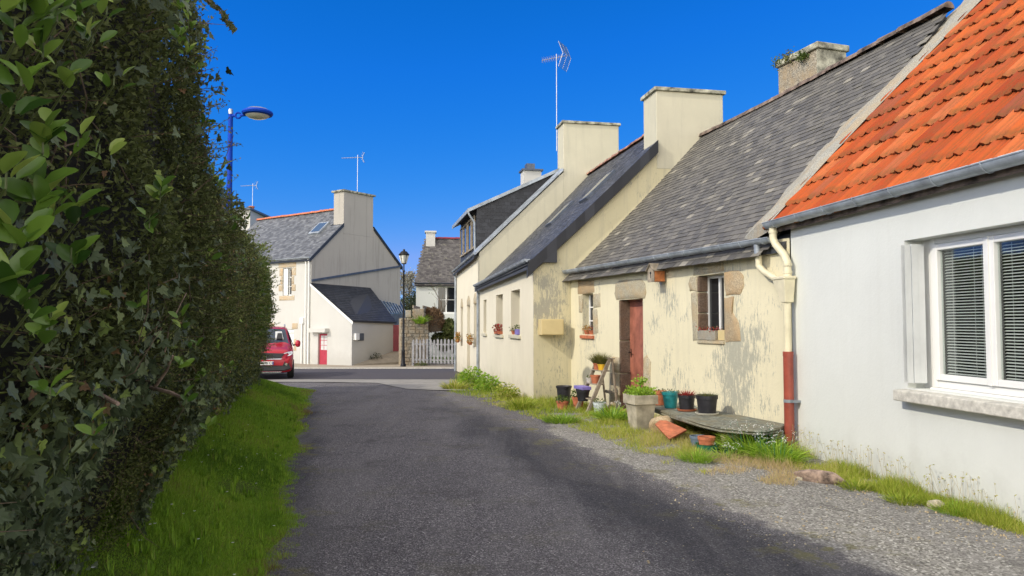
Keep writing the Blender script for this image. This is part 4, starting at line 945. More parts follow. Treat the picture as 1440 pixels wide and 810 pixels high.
TPL['blade'] = (np.array([[0,.5,0],[0,-.5,0],[.5,.38,.10],[.5,-.38,.10],[1,0,.36]], float), np.array([[0,1,3],[0,3,2],[2,3,4]]))
TPL['strap'] = (np.array([[0,.4,0],[0,-.4,0],[.4,.5,.03],[.4,-.5,.03],[.75,.42,.20],[.75,-.42,.20],[1,0,.48]], float), np.array([[0,1,3],[0,3,2],[2,3,5],[2,5,4],[4,5,6]]))
TPL['oval'] = (np.array([[0,0,0],[.3,.42,.06],[.72,.4,.02],[1,0,-.08],[.72,-.4,.02],[.3,-.42,.06]], float), np.array([[0,1,5],[1,2,5],[2,4,5],[2,3,4]]))
def unit(a): return a/np.maximum(np.linalg.norm(a, axis=-1, keepdims=True), 1e-9)
def scatter(name, tpl, pos, axis, nrm, length, width, tone, mat, parent=None, origin=None, curl=1.0):
    T, Fc = TPL[tpl]; n = len(pos); k = len(T)
    pos = np.asarray(pos, float); axis = unit(np.asarray(axis, float)); nrm = np.asarray(nrm, float)
    side = unit(np.cross(nrm, axis)); nr = np.cross(axis, side)
    L_ = np.broadcast_to(np.asarray(length, float), (n,))[:,None,None]; W_ = np.broadcast_to(np.asarray(width, float), (n,))[:,None,None]
    V = pos[:,None,:]+axis[:,None,:]*T[None,:,0:1]*L_+side[:,None,:]*T[None,:,1:2]*W_+nr[:,None,:]*T[None,:,2:3]*L_*curl
    off = base_of(parent) if parent is not None else (Vector(origin) if origin is not None else Vector((0,0,0)))
    V = V.reshape(-1,3)-np.array(off)
    FF = (Fc[None]+(np.arange(n)*k)[:,None,None]).reshape(-1,3)
    me = bpy.data.meshes.new(name); me.vertices.add(len(V)); me.vertices.foreach_set('co', V.astype(np.float32).ravel())
    me.loops.add(FF.size); me.loops.foreach_set('vertex_index', FF.ravel().astype(np.int32))
    me.polygons.add(len(FF)); me.polygons.foreach_set('loop_start', (np.arange(len(FF))*3).astype(np.int32))
    try: me.polygons.foreach_set('loop_total', np.full(len(FF), 3, np.int32))
    except Exception: pass
    me.update(calc_edges=True)
    a = me.attributes.new('tone', 'FLOAT', 'FACE'); a.data.foreach_set('value', np.repeat(np.broadcast_to(tone, (n,)), len(Fc)).astype(np.float32))
    me.polygons.foreach_set('use_smooth', [tpl in ('laurel','oval','strap')]*len(FF))
    me.materials.append(mat); o = bpy.data.objects.new(name, me); COL.objects.link(o)
    if parent is not None: o.parent = parent; BASE[o.name] = off
    elif origin is not None: o.location = off; BASE[o.name] = off
    return o
def rdir(n): return unit(RNG.normal(size=(n,3)))
def clumpy(P, s, seed=0):                 # cheap smooth 3-D pattern, about -1..1
    r = np.random.default_rng(seed); t = np.zeros(len(P))
    for k in range(7):
        d = unit(r.normal(size=3))*s*r.uniform(.6, 1.9); t += np.sin(P@d+r.uniform(0, 6.3))
    return t/3.2

# ---------------------------------------------------------------- the hedge
HY0, HY1 = -2.2, 20.4
HD = Vector((-.30, 1, 0)).normalized(); HN = Vector((1, .30, 0)).normalized()     # along it, and out towards the lane
def hedge_h(y):                           # height of the top above datum
    return np.interp(y, [-3, 2.0, 3.6, 4.2, 4.8, 5.5, 6.6, 8, 12, 20.5], [3.15, 3.25, 3.42, 3.30, 3.0, 2.78, 2.66, 2.78, 2.95, 3.25])
def hedge_pt(y, k):
    """k 0..1 from the foot of the lane face over the top to the back"""
    y = np.asarray(y, float); k = np.asarray(k, float); H = hedge_h(y)
    foot = -1.20-.30*y; face = np.where(y < 14, -.50-.30*y, -.50-.30*y-.035*(y-14)); fl = .22+0*y-np.maximum(0, y-12)*.0165
    face = face-.7*np.clip((1.15-y)/1.1, 0, 1); far = np.clip((y-9)/8, 0, 1); foot = foot*(1-far)+(face-.15)*far
    q = np.clip(k/.60, 0, 1)              # lane face part
    bulge = np.clip(q/.62, 0, 1); bulge = bulge*bulge*(3-2*bulge)
    x = foot+(face-foot)*bulge; z = fl+(H-.15-fl)*q
    top = np.clip((k-.60)/.25, 0, 1); x = x-top*1.3-.10*np.clip((q-.85)/.15, 0, 1); z = z+.15*np.sin(np.clip(top*2, 0, 1)*math.pi/2)+top*.28*np.clip((y-4)/2, 0, 1)
    back = np.clip((k-.85)/.15, 0, 1); z = z-back*1.6
    P = np.stack([x, y, z], -1)
    w = .10*clumpy(P, 1.6, 3)+.055*clumpy(P, 4.5, 5)
    P[...,0] += w; P[...,2] += w*.35*(k > .5)
    return P
def hedge_nrm(y, k):
    a = hedge_pt(y, k+.012)-hedge_pt(y, k-.012); b = hedge_pt(y+.05, k)-hedge_pt(y-.05, k)
    n = unit(np.cross(b, a)); s = np.sign(n[:,0]*1.0+n[:,2]*.8+1e-6); return n*s[:,None]
HG = root('hedge', (-3.5, 6, .2), 'tall dense dark green hedge overgrown with ivy along the grass verge', 'hedge')
ny, nk = 70, 34; ys_ = np.linspace(HY0, HY1, ny); ks_ = np.linspace(0, 1, nk)
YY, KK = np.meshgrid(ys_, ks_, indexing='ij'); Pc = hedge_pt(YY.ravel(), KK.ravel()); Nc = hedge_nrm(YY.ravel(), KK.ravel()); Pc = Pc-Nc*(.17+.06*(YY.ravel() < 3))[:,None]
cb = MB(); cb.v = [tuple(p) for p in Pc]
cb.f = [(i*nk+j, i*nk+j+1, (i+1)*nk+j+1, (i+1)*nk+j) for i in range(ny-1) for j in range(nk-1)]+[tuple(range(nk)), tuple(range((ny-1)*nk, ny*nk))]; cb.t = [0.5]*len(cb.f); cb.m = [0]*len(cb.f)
cb.build('inner_growth', M['hedge_core'], HG)  # added near-black core that stops light passing through the leaves
def hsample(n, y0, y1, k0=0.0, k1=.9, p=None):
    y = RNG.uniform(y0, y1, n); k = RNG.uniform(k0, k1, n); return y, k
PP=[];AA=[];NN=[];LL=[];TT=[]
for (y0, y1, n, L_, dep) in ((-.5, 2.2, 62000, .020, .15), (2.2, 5, 105000, .022, .13), (5, 9, 66000, .029, .15), (9, 14, 26000, .040, .18), (14, 20.4, 24000, .05, .2), (-2.2,-.5, 3000, .05, .1)):
    y, k = hsample(n, y0, y1); P = hedge_pt(y, k); Nn = hedge_nrm(y, k)
    hole = clumpy(P, 5.5, 11)                # thin places where the dark shows
    keepm = (hole > -1.05+RNG.uniform(-.3, .3, n)) & ~((y < 9) & (k < .26) & (RNG.uniform(0, 1, n) < .55))
    P, Nn, y, k, hole = P[keepm], Nn[keepm], y[keepm], k[keepm], hole[keepm]; m = len(P)
    d = RNG.exponential(.35, m); d = np.minimum(d, 1.3)
    P = P-Nn*(d*dep)[:,None]+Nn*(.06*clumpy(P, 9, 8))[:,None]+RNG.normal(size=(m,3))*.012
    ax = unit(Nn*.7+rdir(m)*.9+np.array([0,0,.35])); nr = unit(rdir(m)+Nn*.8+np.array([0,0,.6]))
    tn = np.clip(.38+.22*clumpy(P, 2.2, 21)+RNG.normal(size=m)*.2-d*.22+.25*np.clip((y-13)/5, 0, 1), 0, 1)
    PP.append(P); AA.append(ax); NN.append(nr); LL.append(L_*RNG.uniform(.6, 1.35, m)); TT.append(tn)
# the far end cap
m = 9000; k = RNG.uniform(0, .85, m); P = hedge_pt(np.full(m, 20.35), k); cen = np.array([-8.1, 20.4, 1.5]); t = RNG.uniform(0, 1, m)**.6
P = cen+(P-cen)*t[:,None]; P[:,1] += RNG.normal(size=m)*.12; PP.append(P); AA.append(rdir(m)); NN.append(rdir(m)); LL.append(.05*RNG.uniform(.6,1.3,m)); TT.append(np.clip(.5+RNG.normal(size=m)*.2,0,1))
# shoots standing out of the outline
sh_p, sh_e = [], []
for (y0, y1, n, ln) in ((.5, 3, 110, .13), (3, 6.5, 330, .17), (6.5, 12, 300, .22), (12, 20, 260, .26)):
    y, k = hsample(n, y0, y1, .12, .72); P = hedge_pt(y, k); Nn = hedge_nrm(y, k); d = unit(Nn+rdir(n)*.45+np.array([0,0,.45]))
    ll = ln*RNG.uniform(.4, 1.3, n)
    for i in range(n):
        a = P[i]-Nn[i]*.05; b = P[i]+d[i]*ll[i]; sh_p.append((a, (a+b)/2+RNG.normal(size=3)*.008, b))
        c = int(10+ll[i]*45); s_ = np.linspace(.25, 1, c); q_ = a+(b-a)*s_[:,None]+RNG.normal(size=(c,3))*.004
        PP.append(q_); AA.append(unit(rdir(c)*.9+d[i]*.7)); NN.append(unit(rdir(c)+d[i])); LL.append(np.full(c, .018 if y[i] < 5 else .024 if y[i] < 9 else .036)*RNG.uniform(.7,1.2,c)); TT.append(np.clip(RNG.normal(.62, .2, c), 0, 1))
P = np.concatenate(PP); A_ = np.concatenate(AA); N_ = np.concatenate(NN); L__ = np.concatenate(LL); T__ = np.concatenate(TT)
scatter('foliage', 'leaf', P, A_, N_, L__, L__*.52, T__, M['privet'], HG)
tw = MB()
for (a, b, c) in sh_p: tw.tube([a, b, c], [.0022, .0018, .001], 3, cap=False)
for i in range(260):
    y, k = RNG.uniform(.8, 9), RNG.uniform(.02, .58); p = Vector(hedge_pt(np.array([y]), np.array([k]))[0]); n_ = Vector(hedge_nrm(np.array([y]), np.array([k]))[0])
    d = Vector(RNG.normal(size=3)); d = (d-n_*d.dot(n_)*.8).normalized(); l_ = RNG.uniform(.1, .45); q_ = p-n_*.02
    tw.tube([q_, q_+d*l_*.5+n_*.03+Vector(RNG.normal(size=3))*.02, q_+d*l_+n_*RNG.uniform(-.05,.04)], [.0026, .002, .001], 4, cap=False)
tw.build('twigs', M['bark'], HG)
# two broken limbs that show in the photograph
br = MB()
for pts, r in (([at(105,537,2.25), at(125,545,2.2), at(140,555,2.15), at(166,568,2.1)], [.009,.010,.008,.006]), ([at(215,548,3.2), at(235,520,3.1), at(243,500,3.05)], [.008,.006,.004]), ([at(212,545,3.2), at(240,552,3.1), at(262,562,3.0)], [.009,.008,.006]),
                ([at(232,495,3.1), at(238,460,3.05), at(262,412,3.1)], [.003,.0025,.002])):
    br.tube(pts, r, 7)
br.build('branches', M['rotten_wood'], HG, smooth=True)
# ivy over the lower and nearest part
PP=[];AA=[];NN=[];LL=[];TT=[]
for (y0,y1,k0,k1,n,L_) in ((-.2,4.2,.0,.24,5600,.042),(1.5,6.5,.0,.26,5200,.044),(1.0,5.5,.0,.30,2600,.045),(-.2,3.0,.24,.36,700,.048),(-.2,2.6,.50,.66,800,.055),(4,9,.0,.26,2600,.05),(3,9,.5,.66,500,.05),(9,20,.0,.3,1500,.07),(9,20,.3,.7,1000,.07),(1,7,.3,.55,420,.045)):
    y, k = hsample(n, y0, y1, k0, k1); P = hedge_pt(y, k); Nn = hedge_nrm(y, k)
    cl = clumpy(P, 3.2, 31); kp = cl > -.75+RNG.uniform(-.3,.3,n); P, Nn = P[kp], Nn[kp]; m = len(P)
    P = P+Nn*RNG.uniform(-.03, .12, m)[:,None]; PP.append(P); L_ = L_*(.72 if k0 > .2 else .84)
    ax = unit(rdir(m)*.8+np.array([.1,-.1,-.65])+Nn*.35); AA.append(ax); NN.append(unit(Nn+rdir(m)*.45)); LL.append(L_*RNG.uniform(.5,1.4,m)); TT.append(np.clip(RNG.beta(2,2.6,m)+.14*clumpy(P,4,2),0,1))
P = np.concatenate(PP); L__ = np.concatenate(LL)
scatter('ivy', 'ivy', P, np.concatenate(AA), np.concatenate(NN), L__, L__*1.15, np.concatenate(TT), M['ivy'], HG, curl=1.4)
# dry brown leaves caught in it
m = 1500; y, k = hsample(m, .3, 5, .0, .5); P = hedge_pt(y, k); Nn = hedge_nrm(y, k); kp = clumpy(P, 2.5, 77) > .25; P, Nn = P[kp], Nn[kp]; m = len(P)
scatter('dead_leaves', 'ivy', P+Nn*RNG.uniform(-.03,.03,m)[:,None], rdir(m), unit(Nn+rdir(m)), .03*RNG.uniform(.5,1.3,m), .022, RNG.uniform(0,1,m), M['dead_ivy'], HG, curl=2)
# sprays of broad leaves pushing through
PP=[];AA=[];NN=[];LL=[];TT=[]; stems = MB()
def spray(px, py, Y, n, L_, spread=1.0, up=(0,0,1), tone=.55):
    c = np.array(at(px, py, Y)); upv = unit(np.array(up, float)); view = unit(np.array([-px+720, 0, 0])*0+np.array([.25,-1,.1]))
    for i in range(n):
        h = (i//3)*.017; a = i*2.4+random.random()*.5
        r = np.array([math.cos(a), math.sin(a)*.6, 0])*spread+np.array([0,0,random.uniform(.0,.7)])
        d = unit(r+upv*.35+view*.25); PP.append(c+upv*h+RNG.normal(size=3)*.008); AA.append(d); NN.append(unit(view*.8+np.array([0,0,.9])+RNG.normal(size=3)*.35)); LL.append(L_*random.uniform(.7,1.15)); TT.append(min(1, max(0, random.gauss(tone-.08, .30))))
    q_ = Vector(c-upv*.03+np.array([-.07,.05,-.02])); stems.tube([q_, Vector(c), Vector(c+upv*(n//3)*.017)], [.0022,.002,.0014], 5, cap=False)
def hy(px, off=.0):   # depth of the hedge face along a pixel column
    x = (px-720)/F; return (.50-off)/(-x-.30) if -x-.30 > .02 else 8
for (px, py, n, L_, tn) in ((60,215,7,.075,.5),(55,300,9,.08,.5),(110,310,6,.07,.6),(20,350,8,.085,.55),(75,300,6,.06,.65),(225,285,9,.075,.6),(210,320,7,.065,.5),(235,270,5,.06,.6),(40,440,6,.07,.5),(70,470,6,.075,.55),(10,400,6,.08,.5),
        (20,60,8,.07,.6),(60,80,8,.07,.65),(95,120,8,.065,.6),(30,120,7,.07,.4),(130,60,7,.06,.5),(80,30,8,.065,.7),(15,160,6,.07,.4),(160,120,5,.055,.45),(110,205,5,.06,.4),(275,100,6,.05,.7),(265,40,8,.055,.75),(255,15,8,.055,.75),(262,75,8,.055,.6),(248,60,8,.055,.65),
        (258,455,5,.065,.5),(275,490,6,.06,.45),(255,520,5,.06,.5),(262,568,4,.07,.5),(70,560,5,.055,.7),(130,610,5,.05,.55),(8,265,6,.08,.6),(140,215,4,.05,.8),(100,370,6,.07,.4),(290,600,4,.08,.6),(200,430,4,.05,.5),(45,20,8,.07,.7),(5,20,8,.075,.6),(110,25,7,.06,.6),(150,20,6,.055,.5)):
    spray(px, py, max(1.05, hy(px, .10)*.93), int(n*(.85 if py < 200 and px < 200 else 1.0)), L_*.74, 1.0, tone=tn)
for i in range(60):                        # smaller ones further along and on the top edge
    y = RNG.uniform(3.2, 15); k = RNG.uniform(.2, .66); p = hedge_pt(np.array([y]), np.array([k]))[0]; n_ = hedge_nrm(np.array([y]), np.array([k]))[0]; c = p+n_*.06
    for j in range(7):
        PP.append(c+RNG.normal(size=3)*.02); AA.append(unit(n_*.5+RNG.normal(size=3)*.7+np.array([0,0,.5]))); NN.append(unit(n_+RNG.normal(size=3)*.4+np.array([0,0,.6]))); LL.append(.055*random.uniform(.7,1.3)); TT.append(min(1,max(0,random.gauss(.5,.25))))
L__ = np.array(LL); scatter('broad_leaves', 'laurel', np.array(PP), np.array(AA), np.array(NN), L__, L__*.52, np.array(TT), M['laurel'], HG)
stems.build('leaf_stalks', M['stalk_green'], HG)
# light fresh growth on the far shoulder, catching the sun
m = 5200; y = RNG.uniform(9.5, 20.3, m); k = RNG.uniform(.30, .85, m); P = hedge_pt(y, k); Nn = hedge_nrm(y, k); kp = clumpy(P, 3, 9) > -.2; P, Nn = P[kp], Nn[kp]; m = len(P)
scatter('young_leaves', 'oval', P+Nn*RNG.uniform(-.02,.14,m)[:,None], unit(Nn+rdir(m)*.8+np.array([0,0,.5])), unit(Nn+rdir(m)*.7), .052*RNG.uniform(.6,1.3,m), .030, np.clip(RNG.normal(.45,.2,m),0,1), M['fresh_leaf'], HG)
# hanging dead sprig at the very top
hb_ = root('hanging_branch', tuple(at(262,-60,3.0)), 'dark ivy sprig dangling against the sky above the hedge', 'branch')
tb = MB(); pts = [at(225,-50,3.1), at(262,-35,3.0), at(290,-2,2.9), at(308,14,2.88), at(318,28,2.86), at(330,42,2.85)]
tb.tube(pts, [.006,.006,.005,.004,.003,.002], 6); tb.build('stem', M['bark'], hb_)
pp = [np.array(pts[i].lerp(pts[i+1], k)) for i in range(2, 5) for k in (0,.2,.4,.6,.8)]+[np.array(pts[5])]
pp = np.array([p for p in pp for _ in range(2)]); m = len(pp); scatter('leaves', 'ivy', pp, rdir(m)*np.array([1,.5,1]), unit(rdir(m)*.5+np.array([0,-1,0])), .024*RNG.uniform(.7,1.3,m), .026, RNG.uniform(0,.25,m), M['privet'], hb_)

# ---------------------------------------------------------------- grass verge on the left
PP=[];AA=[];LL=[];TT=[];WW=[];NN=[]
for (y0, y1, n, L_, W_) in ((1.8,4.5,42000,.050,.0028),(4.5,7.5,120000,.052,.0034),(7.5,12,95000,.056,.0054),(12,20.8,76000,.068,.010)):
    y = RNG.uniform(y0, y1, n); xl = np.array([lane_left(t) for t in y]); hx = np.where(y < 10, -1.35-.30*y, -1.1-.32*y)
    fr_ = RNG.uniform(0, 1, n); x = xl+.03*np.sin(y*7)+.05*np.sin(y*23)+.03-fr_*(xl-hx)
    P = np.stack([x, y, np.array([gz(a, b) for a, b in zip(x, y)])-.012], -1)
    cl = clumpy(P, 3.5, 41); kp = (cl > -1.5+RNG.uniform(-.5,.3,n)) & ((fr_ > .05) | (RNG.uniform(0,1,n) < .45)); P, cl, fr_, y = P[kp], cl[kp], fr_[kp], y[kp]; m = len(P)
    lean = RNG.normal(size=(m,3))*.42; lean[:,2] = 0
    PP.append(P); AA.append(unit(np.array([.10,-.05,1])+lean)); NN.append(rdir(m)*np.array([1,1,.1])); LL.append(L_*.8*RNG.uniform(.45,1.25,m)*(1+.5*cl)*(1+.9*np.clip(fr_-.55,0,1))); WW.append(W_*RNG.uniform(.6,1.3,m)); TT.append(np.clip(.45+.24*clumpy(P, 1.5, 55)+.10*clumpy(P, 9, 56)+RNG.normal(size=m)*.2+.25*(fr_ < .12)+.3*(clumpy(P, 2.2, 91) > 1.0), 0, 1))
# straggling grass and plantain tufts
c = 520; cy = RNG.uniform(3, 18, c); cx = np.array([lane_left(t) for t in cy])-RNG.uniform(.08, 1.3, c)
for i in range(c):
    m = 16; a = RNG.uniform(0, 6.28, m); p = np.array([cx[i], cy[i], gz(cx[i], cy[i])-.01]); PP.append(p+np.stack([np.cos(a)*.015, np.sin(a)*.015, 0*a], -1)); AA.append(unit(np.stack([np.cos(a)*.6, np.sin(a)*.6, np.full(m,1.)],-1))); NN.append(unit(np.stack([-np.cos(a), -np.sin(a), np.full(m,.6)],-1)))
    bl = i % 3 == 0; LL.append(RNG.uniform(.05,.09,m) if bl else RNG.uniform(.06,.13,m)); WW.append(RNG.uniform(.014,.022,m) if bl else RNG.uniform(.003,.006,m)); TT.append(np.clip(RNG.normal(.35 if bl else .6,.2,m),0,1))
o = scatter('verge_grass', 'blade', np.concatenate(PP), np.concatenate(AA), np.concatenate(NN), np.concatenate(LL), np.concatenate(WW), np.concatenate(TT), M['grass_blade'])
o['kind'] = 'stuff'; o['label'] = 'mown green grass verge between hedge and lane'; o['category'] = 'grass'
m = 46; y = RNG.uniform(3.5, 12, m); x = np.array([lane_left(t) for t in y])-RNG.uniform(.15, 1.0, m)
fl_ = MB()
for i in range(m):
    z = gz(x[i], y[i])+RNG.uniform(.04,.07)
    if i % 5 == 0: continue
    for j in range(7):
        a = j*.9; fl_.face([(x[i],y[i],z),(x[i]+.011*math.cos(a),y[i]+.011*math.sin(a),z+.004),(x[i]+.011*math.cos(a+.6),y[i]+.011*math.sin(a+.6),z+.004)], .5)
o = fl_.build('daisies', M['white_petal']); tag(o, 'scattered small white daisies in the verge grass', 'daisies', kind='stuff')

# ---------------------------------------------------------------- weeds and grass along the house fronts
OUT = [(630,552),(664,560),(690,572),(745,590),(800,604),(850,622),(900,645),(960,660),(1000,672),(1060,690),(1115,694),(1180,697),(1260,716),(1340,739),(1440,766)]
INN = [(645,526),(668,533),(690,541),(750,564),(806,566),(850,575),(900,585),(960,598),(1000,607),(1060,621),(1115,634),(1180,655),(1260,682),(1340,708),(1440,742)]
Og = [np.array(G(*p)) for p in OUT]; Ig = [np.array(G(*p)) for p in INN]
def strip(n, s0, s1, f0=0, f1=1, pw=1):
    s_ = RNG.uniform(s0, s1, n); i = np.minimum(s_.astype(int), len(Og)-2); t = (s_-i)[:,None]; O_ = np.array(Og); I_ = np.array(Ig)
    o = O_[i]*(1-t)+O_[i+1]*t; a = I_[i]*(1-t)+I_[i+1]*t; f = (f0+(f1-f0)*RNG.uniform(0,1,n)**pw)[:,None]
    return a*(1-f)+o*f, f[:,0], s_
PP=[];AA=[];LL=[];TT=[];WW=[];NN=[]
#          s0 s1  count  len  width lean tone
for (s0, s1, n, L_, W_, tn, f1_) in ((0,2,4940,.13,.012,.25,1),(2,4,7980,.13,.011,.35,.95),(4,6,12920,.11,.008,.45,.95),(6,8,16150,.12,.006,.6,1),(8,10,11400,.11,.005,.55,.9),(10,11,4560,.10,.005,.55,.7),(11,12,4940,.10,.005,.35,.6),(12,14,9880,.085,.004,.35,.55)):
    P, f, s_ = strip(n, s0, s1, -.02, f1_, 1.1); P = P+RNG.normal(size=P.shape)*.03; P[:,2] = [gz(0,y)-.01 for y in P[:,1]]
    cl = clumpy(P, 5.5, 61)+.35*clumpy(P, 15, 62); kp = cl > -.6+.9*np.clip(f-.5,0,1)+RNG.uniform(-.3,.2,n); P, f, cl = P[kp], f[kp], cl[kp]; m = len(P)
    lean = RNG.normal(size=(m,3))*.5; lean[:,2] = 0
    PP.append(P); AA.append(unit(np.array([-.05,0,1])+lean)); NN.append(rdir(m)*np.array([1,1,.1])); LL.append(L_*RNG.uniform(.4,1.5,m)*(1+.35*cl)*(1.1-.5*f)); WW.append(W_*RNG.uniform(.6,1.3,m)); s_ = s_[kp]; TT.append(np.clip(tn+.22*clumpy(P,2.5,65)+RNG.normal(size=m)*.2+.45*((s_ > 7.9) & (s_ < 10.2) & (f > .5)),0,1))
o = scatter('wall_foot_grass', 'blade', np.concatenate(PP), np.concatenate(AA), np.concatenate(NN), np.concatenate(LL), np.concatenate(WW), np.concatenate(TT), M['sun_grass'])
tag(o, 'yellow-green grass and weeds growing along the foot of the house walls', 'weeds', kind='stuff')
# leafy clumps (each a plant of its own)
def clump(name, c, R_, h, n, L_, W_, mat, label, cat, tpl='strap', group=None, flowers=0, stems_n=0, tone=.5, spread=.75):
    rt = root(name, tuple(c), label, cat, group)
    a = RNG.uniform(0, 6.28, n); r = R_*np.sqrt(RNG.uniform(0,1,n)); P = np.stack([c[0]+r*np.cos(a), c[1]+r*np.sin(a), np.full(n, c[2]-.01)], -1)
    if tpl in ('oval', 'ivy', 'leaf'):
        P[:,2] += h*RNG.uniform(0.05,1,n)*(1-.5*(r/R_)**2); ax = unit(np.stack([np.cos(a),np.sin(a),RNG.uniform(-.2,.9,n)],-1)+rdir(n)*.5); nr = unit(rdir(n)*.6+np.array([0,0,1])); Ls = L_*RNG.uniform(.5,1.3,n)
    else:
        ax = unit(np.stack([np.cos(a)*spread*r/R_, np.sin(a)*spread*r/R_, np.full(n,1.)],-1)+RNG.normal(size=(n,3))*.18); nr = np.stack([np.cos(a),np.sin(a),np.full(n,-.2)],-1)+RNG.normal(size=(n,3))*.3; Ls = h*RNG.uniform(.45,1.15,n)
    scatter('leaves', tpl, P, ax, nr, Ls, W_ if tpl not in ('oval','ivy','leaf') else Ls*.6, np.clip(RNG.normal(tone,.22,n),0,1), M[mat], rt)
    if stems_n or flowers:
        sb = MB(); tops = []
        for i in range(max(stems_n, flowers)):
            a_ = random.uniform(0,6.28); r_ = R_*math.sqrt(random.random()); p = Vector((c[0]+r_*math.cos(a_), c[1]+r_*math.sin(a_), c[2])); q_ = p+Vector((math.cos(a_)*.25*h, math.sin(a_)*.25*h, h*random.uniform(.75,1.15))); sb.tube([p, (p+q_)/2+Vector((random.gauss(0,.01),random.gauss(0,.01),.02)), q_], [.0025,.002,.0015], 4, cap=False); tops.append(q_)
        sb.build('stems', M['dry_stem'] if not flowers else M['green_plastic'], rt)
        if flowers:
            P = np.repeat(np.array([tuple(t) for t in tops]), 9, 0)+RNG.normal(size=(len(tops)*9,3))*.016; m = len(P)
            scatter('flowers', 'oval', P, unit(rdir(m)+np.array([0,0,-.4])), rdir(m), .013, .008, RNG.uniform(0,1,m), M['white_petal'], rt)
    return rt
def at0(px, py): p = G(px, py); return (p.x, p.y, gz(0, p.y))
gw = 'wild plants along the wall foot'
clump('wild_garlic', at0(1062,640), .29, .36, 760, 0, .012, 'wild_green', 'bright green clump with small white flowers between the slate bench and red pipe', 'plant', group=gw, flowers=26, spread=.95, tone=.68)
clump('wild_garlic', at0(1095,650), .22, .31, 460, 0, .011, 'wild_green', 'white-flowered green clump right at the foot of the red pipe', 'plant', group=gw, flowers=20, spread=.95, tone=.68)
clump('wild_garlic', at0(1022,645), .14, .17, 200, 0, .010, 'wild_green', 'low green clump against the right bench stone', 'plant', group=gw, flowers=12, spread=.95, tone=.68)
clump('wild_garlic', at0(862,592), .22, .32, 380, 0, .016, 'wild_green', 'green clump with white flowers between ladder and wooden planter', 'plant', group=gw, flowers=16, spread=.9)
clump('nettle_plant', at0(663,543), .38, .62, 900, .085, 0, 'wild_green', 'tallest leafy green weed at the far corner of the forward house', 'plant', tpl='oval', group=gw, stems_n=14)
clump('nettle_plant', at0(686,551), .34, .50, 700, .08, 0, 'wild_green', 'leafy green weed beside the grey downpipe of the forward house', 'plant', tpl='oval', group=gw, stems_n=10)
clump('nettle_plant', at0(712,562), .30, .42, 520, .075, 0, 'sun_grass', 'yellowish leafy weed under the narrow middle window', 'plant', tpl='oval', group=gw, stems_n=12, tone=.35)
clump('weed_tuft', at0(733,576), .22, .30, 420, 0, .013, 'sun_grass', 'yellow-green tuft near the corner of the forward house', 'plant', group=gw, tone=.25)
clump('weed_tuft', at0(790,595), .25, .20, 400, 0, .011, 'wild_green', 'low green tuft in front of the black bucket', 'plant', group=gw, tone=.3)
clump('weed_tuft', at0(640,548), .3, .3, 320, 0, .018, 'sun_grass', 'pale tuft at the far end of the row of houses', 'plant', group=gw, tone=.5)
clump('weed_tuft', at0(980,650), .17, .20, 330, 0, .007, 'wild_green', 'thin green tuft in front of the pots under the bench', 'plant', group=gw, tone=.5)
clump('weed_tuft', at0(1205,688), .14, .11, 330, 0, .006, 'sun_grass', 'bright short tuft at the white wall left of the pale stone', 'plant', group=gw, tone=.2)
clump('weed_tuft', at0(1270,708), .12, .12, 300, 0, .006, 'sun_grass', 'bright short tuft hugging the left of the pale stone', 'plant', group=gw, tone=.2)
clump('weed_tuft', at0(1345,722), .15, .12, 360, 0, .006, 'wild_green', 'bright short tuft hugging the right of the pale stone', 'plant', group=gw, tone=.6)
# dead seed stalks against the white wall
sb = MB(); hp_ = []
P, f, s_ = strip(170, 9.9, 13.95, .0, .22)
for i in range(len(P)):
    p = Vector(P[i]); p.z = gz(0, p.y); h = random.uniform(.10, .34)*(1.15-.05*(s_[i]-10)); lx, ly = random.gauss(0,.05), random.gauss(0,.05)
    q_ = p+Vector((lx-.02, ly, h)); t_ = q_+Vector((random.gauss(0,.03), random.gauss(0,.03), random.uniform(-.02,.02)))
    sb.tube([p, p.lerp(q_, .5)+Vector((random.gauss(0,.006),0,0)), q_, t_], [.0016,.0014,.0012,.001], 3, cap=False)
    for j in range(random.randint(1,4)): hp_.append(tuple(t_.lerp(q_, random.random()*.7)))
dsr = sb.build('dry_stalks', M['dry_stem']); tag(dsr, 'thin dry seed stalks standing along the white wall', 'stalks', kind='stuff')
hp_ = np.array(hp_); m = len(hp_); scatter('seed_heads', 'oval', hp_, unit(rdir(m)+np.array([0,0,-.5])), rdir(m), .018, .011, RNG.uniform(.4,1,m), M['sun_grass'], dsr)
# loose stones on the lane edge
pb_ = MB()
for i in range(520):
    s_ = RNG.uniform(6, 14); P, f, _ = strip(1, s_-.01, min(13.99, s_), .6, 1.9); p = P[0]; r = random.uniform(.004, .013); z = gz(0,p[1])+.012
    a0 = random.uniform(0,6.28); pts = [(p[0]+r*math.cos(a0+k*1.57)*random.uniform(.7,1.3), p[1]+r*math.sin(a0+k*1.57)*random.uniform(.7,1.3)) for k in range(4)]
    pb_.hexa([(a,b,z-.01) for a,b in pts],[(p[0]+(a-p[0])*.6,p[1]+(b-p[1])*.6,z+r*.8) for a,b in pts])
o = pb_.build('loose_gravel', M['granite']); tag(o, 'loose pebbles scattered along the gravel edge', 'gravel', kind='stuff')
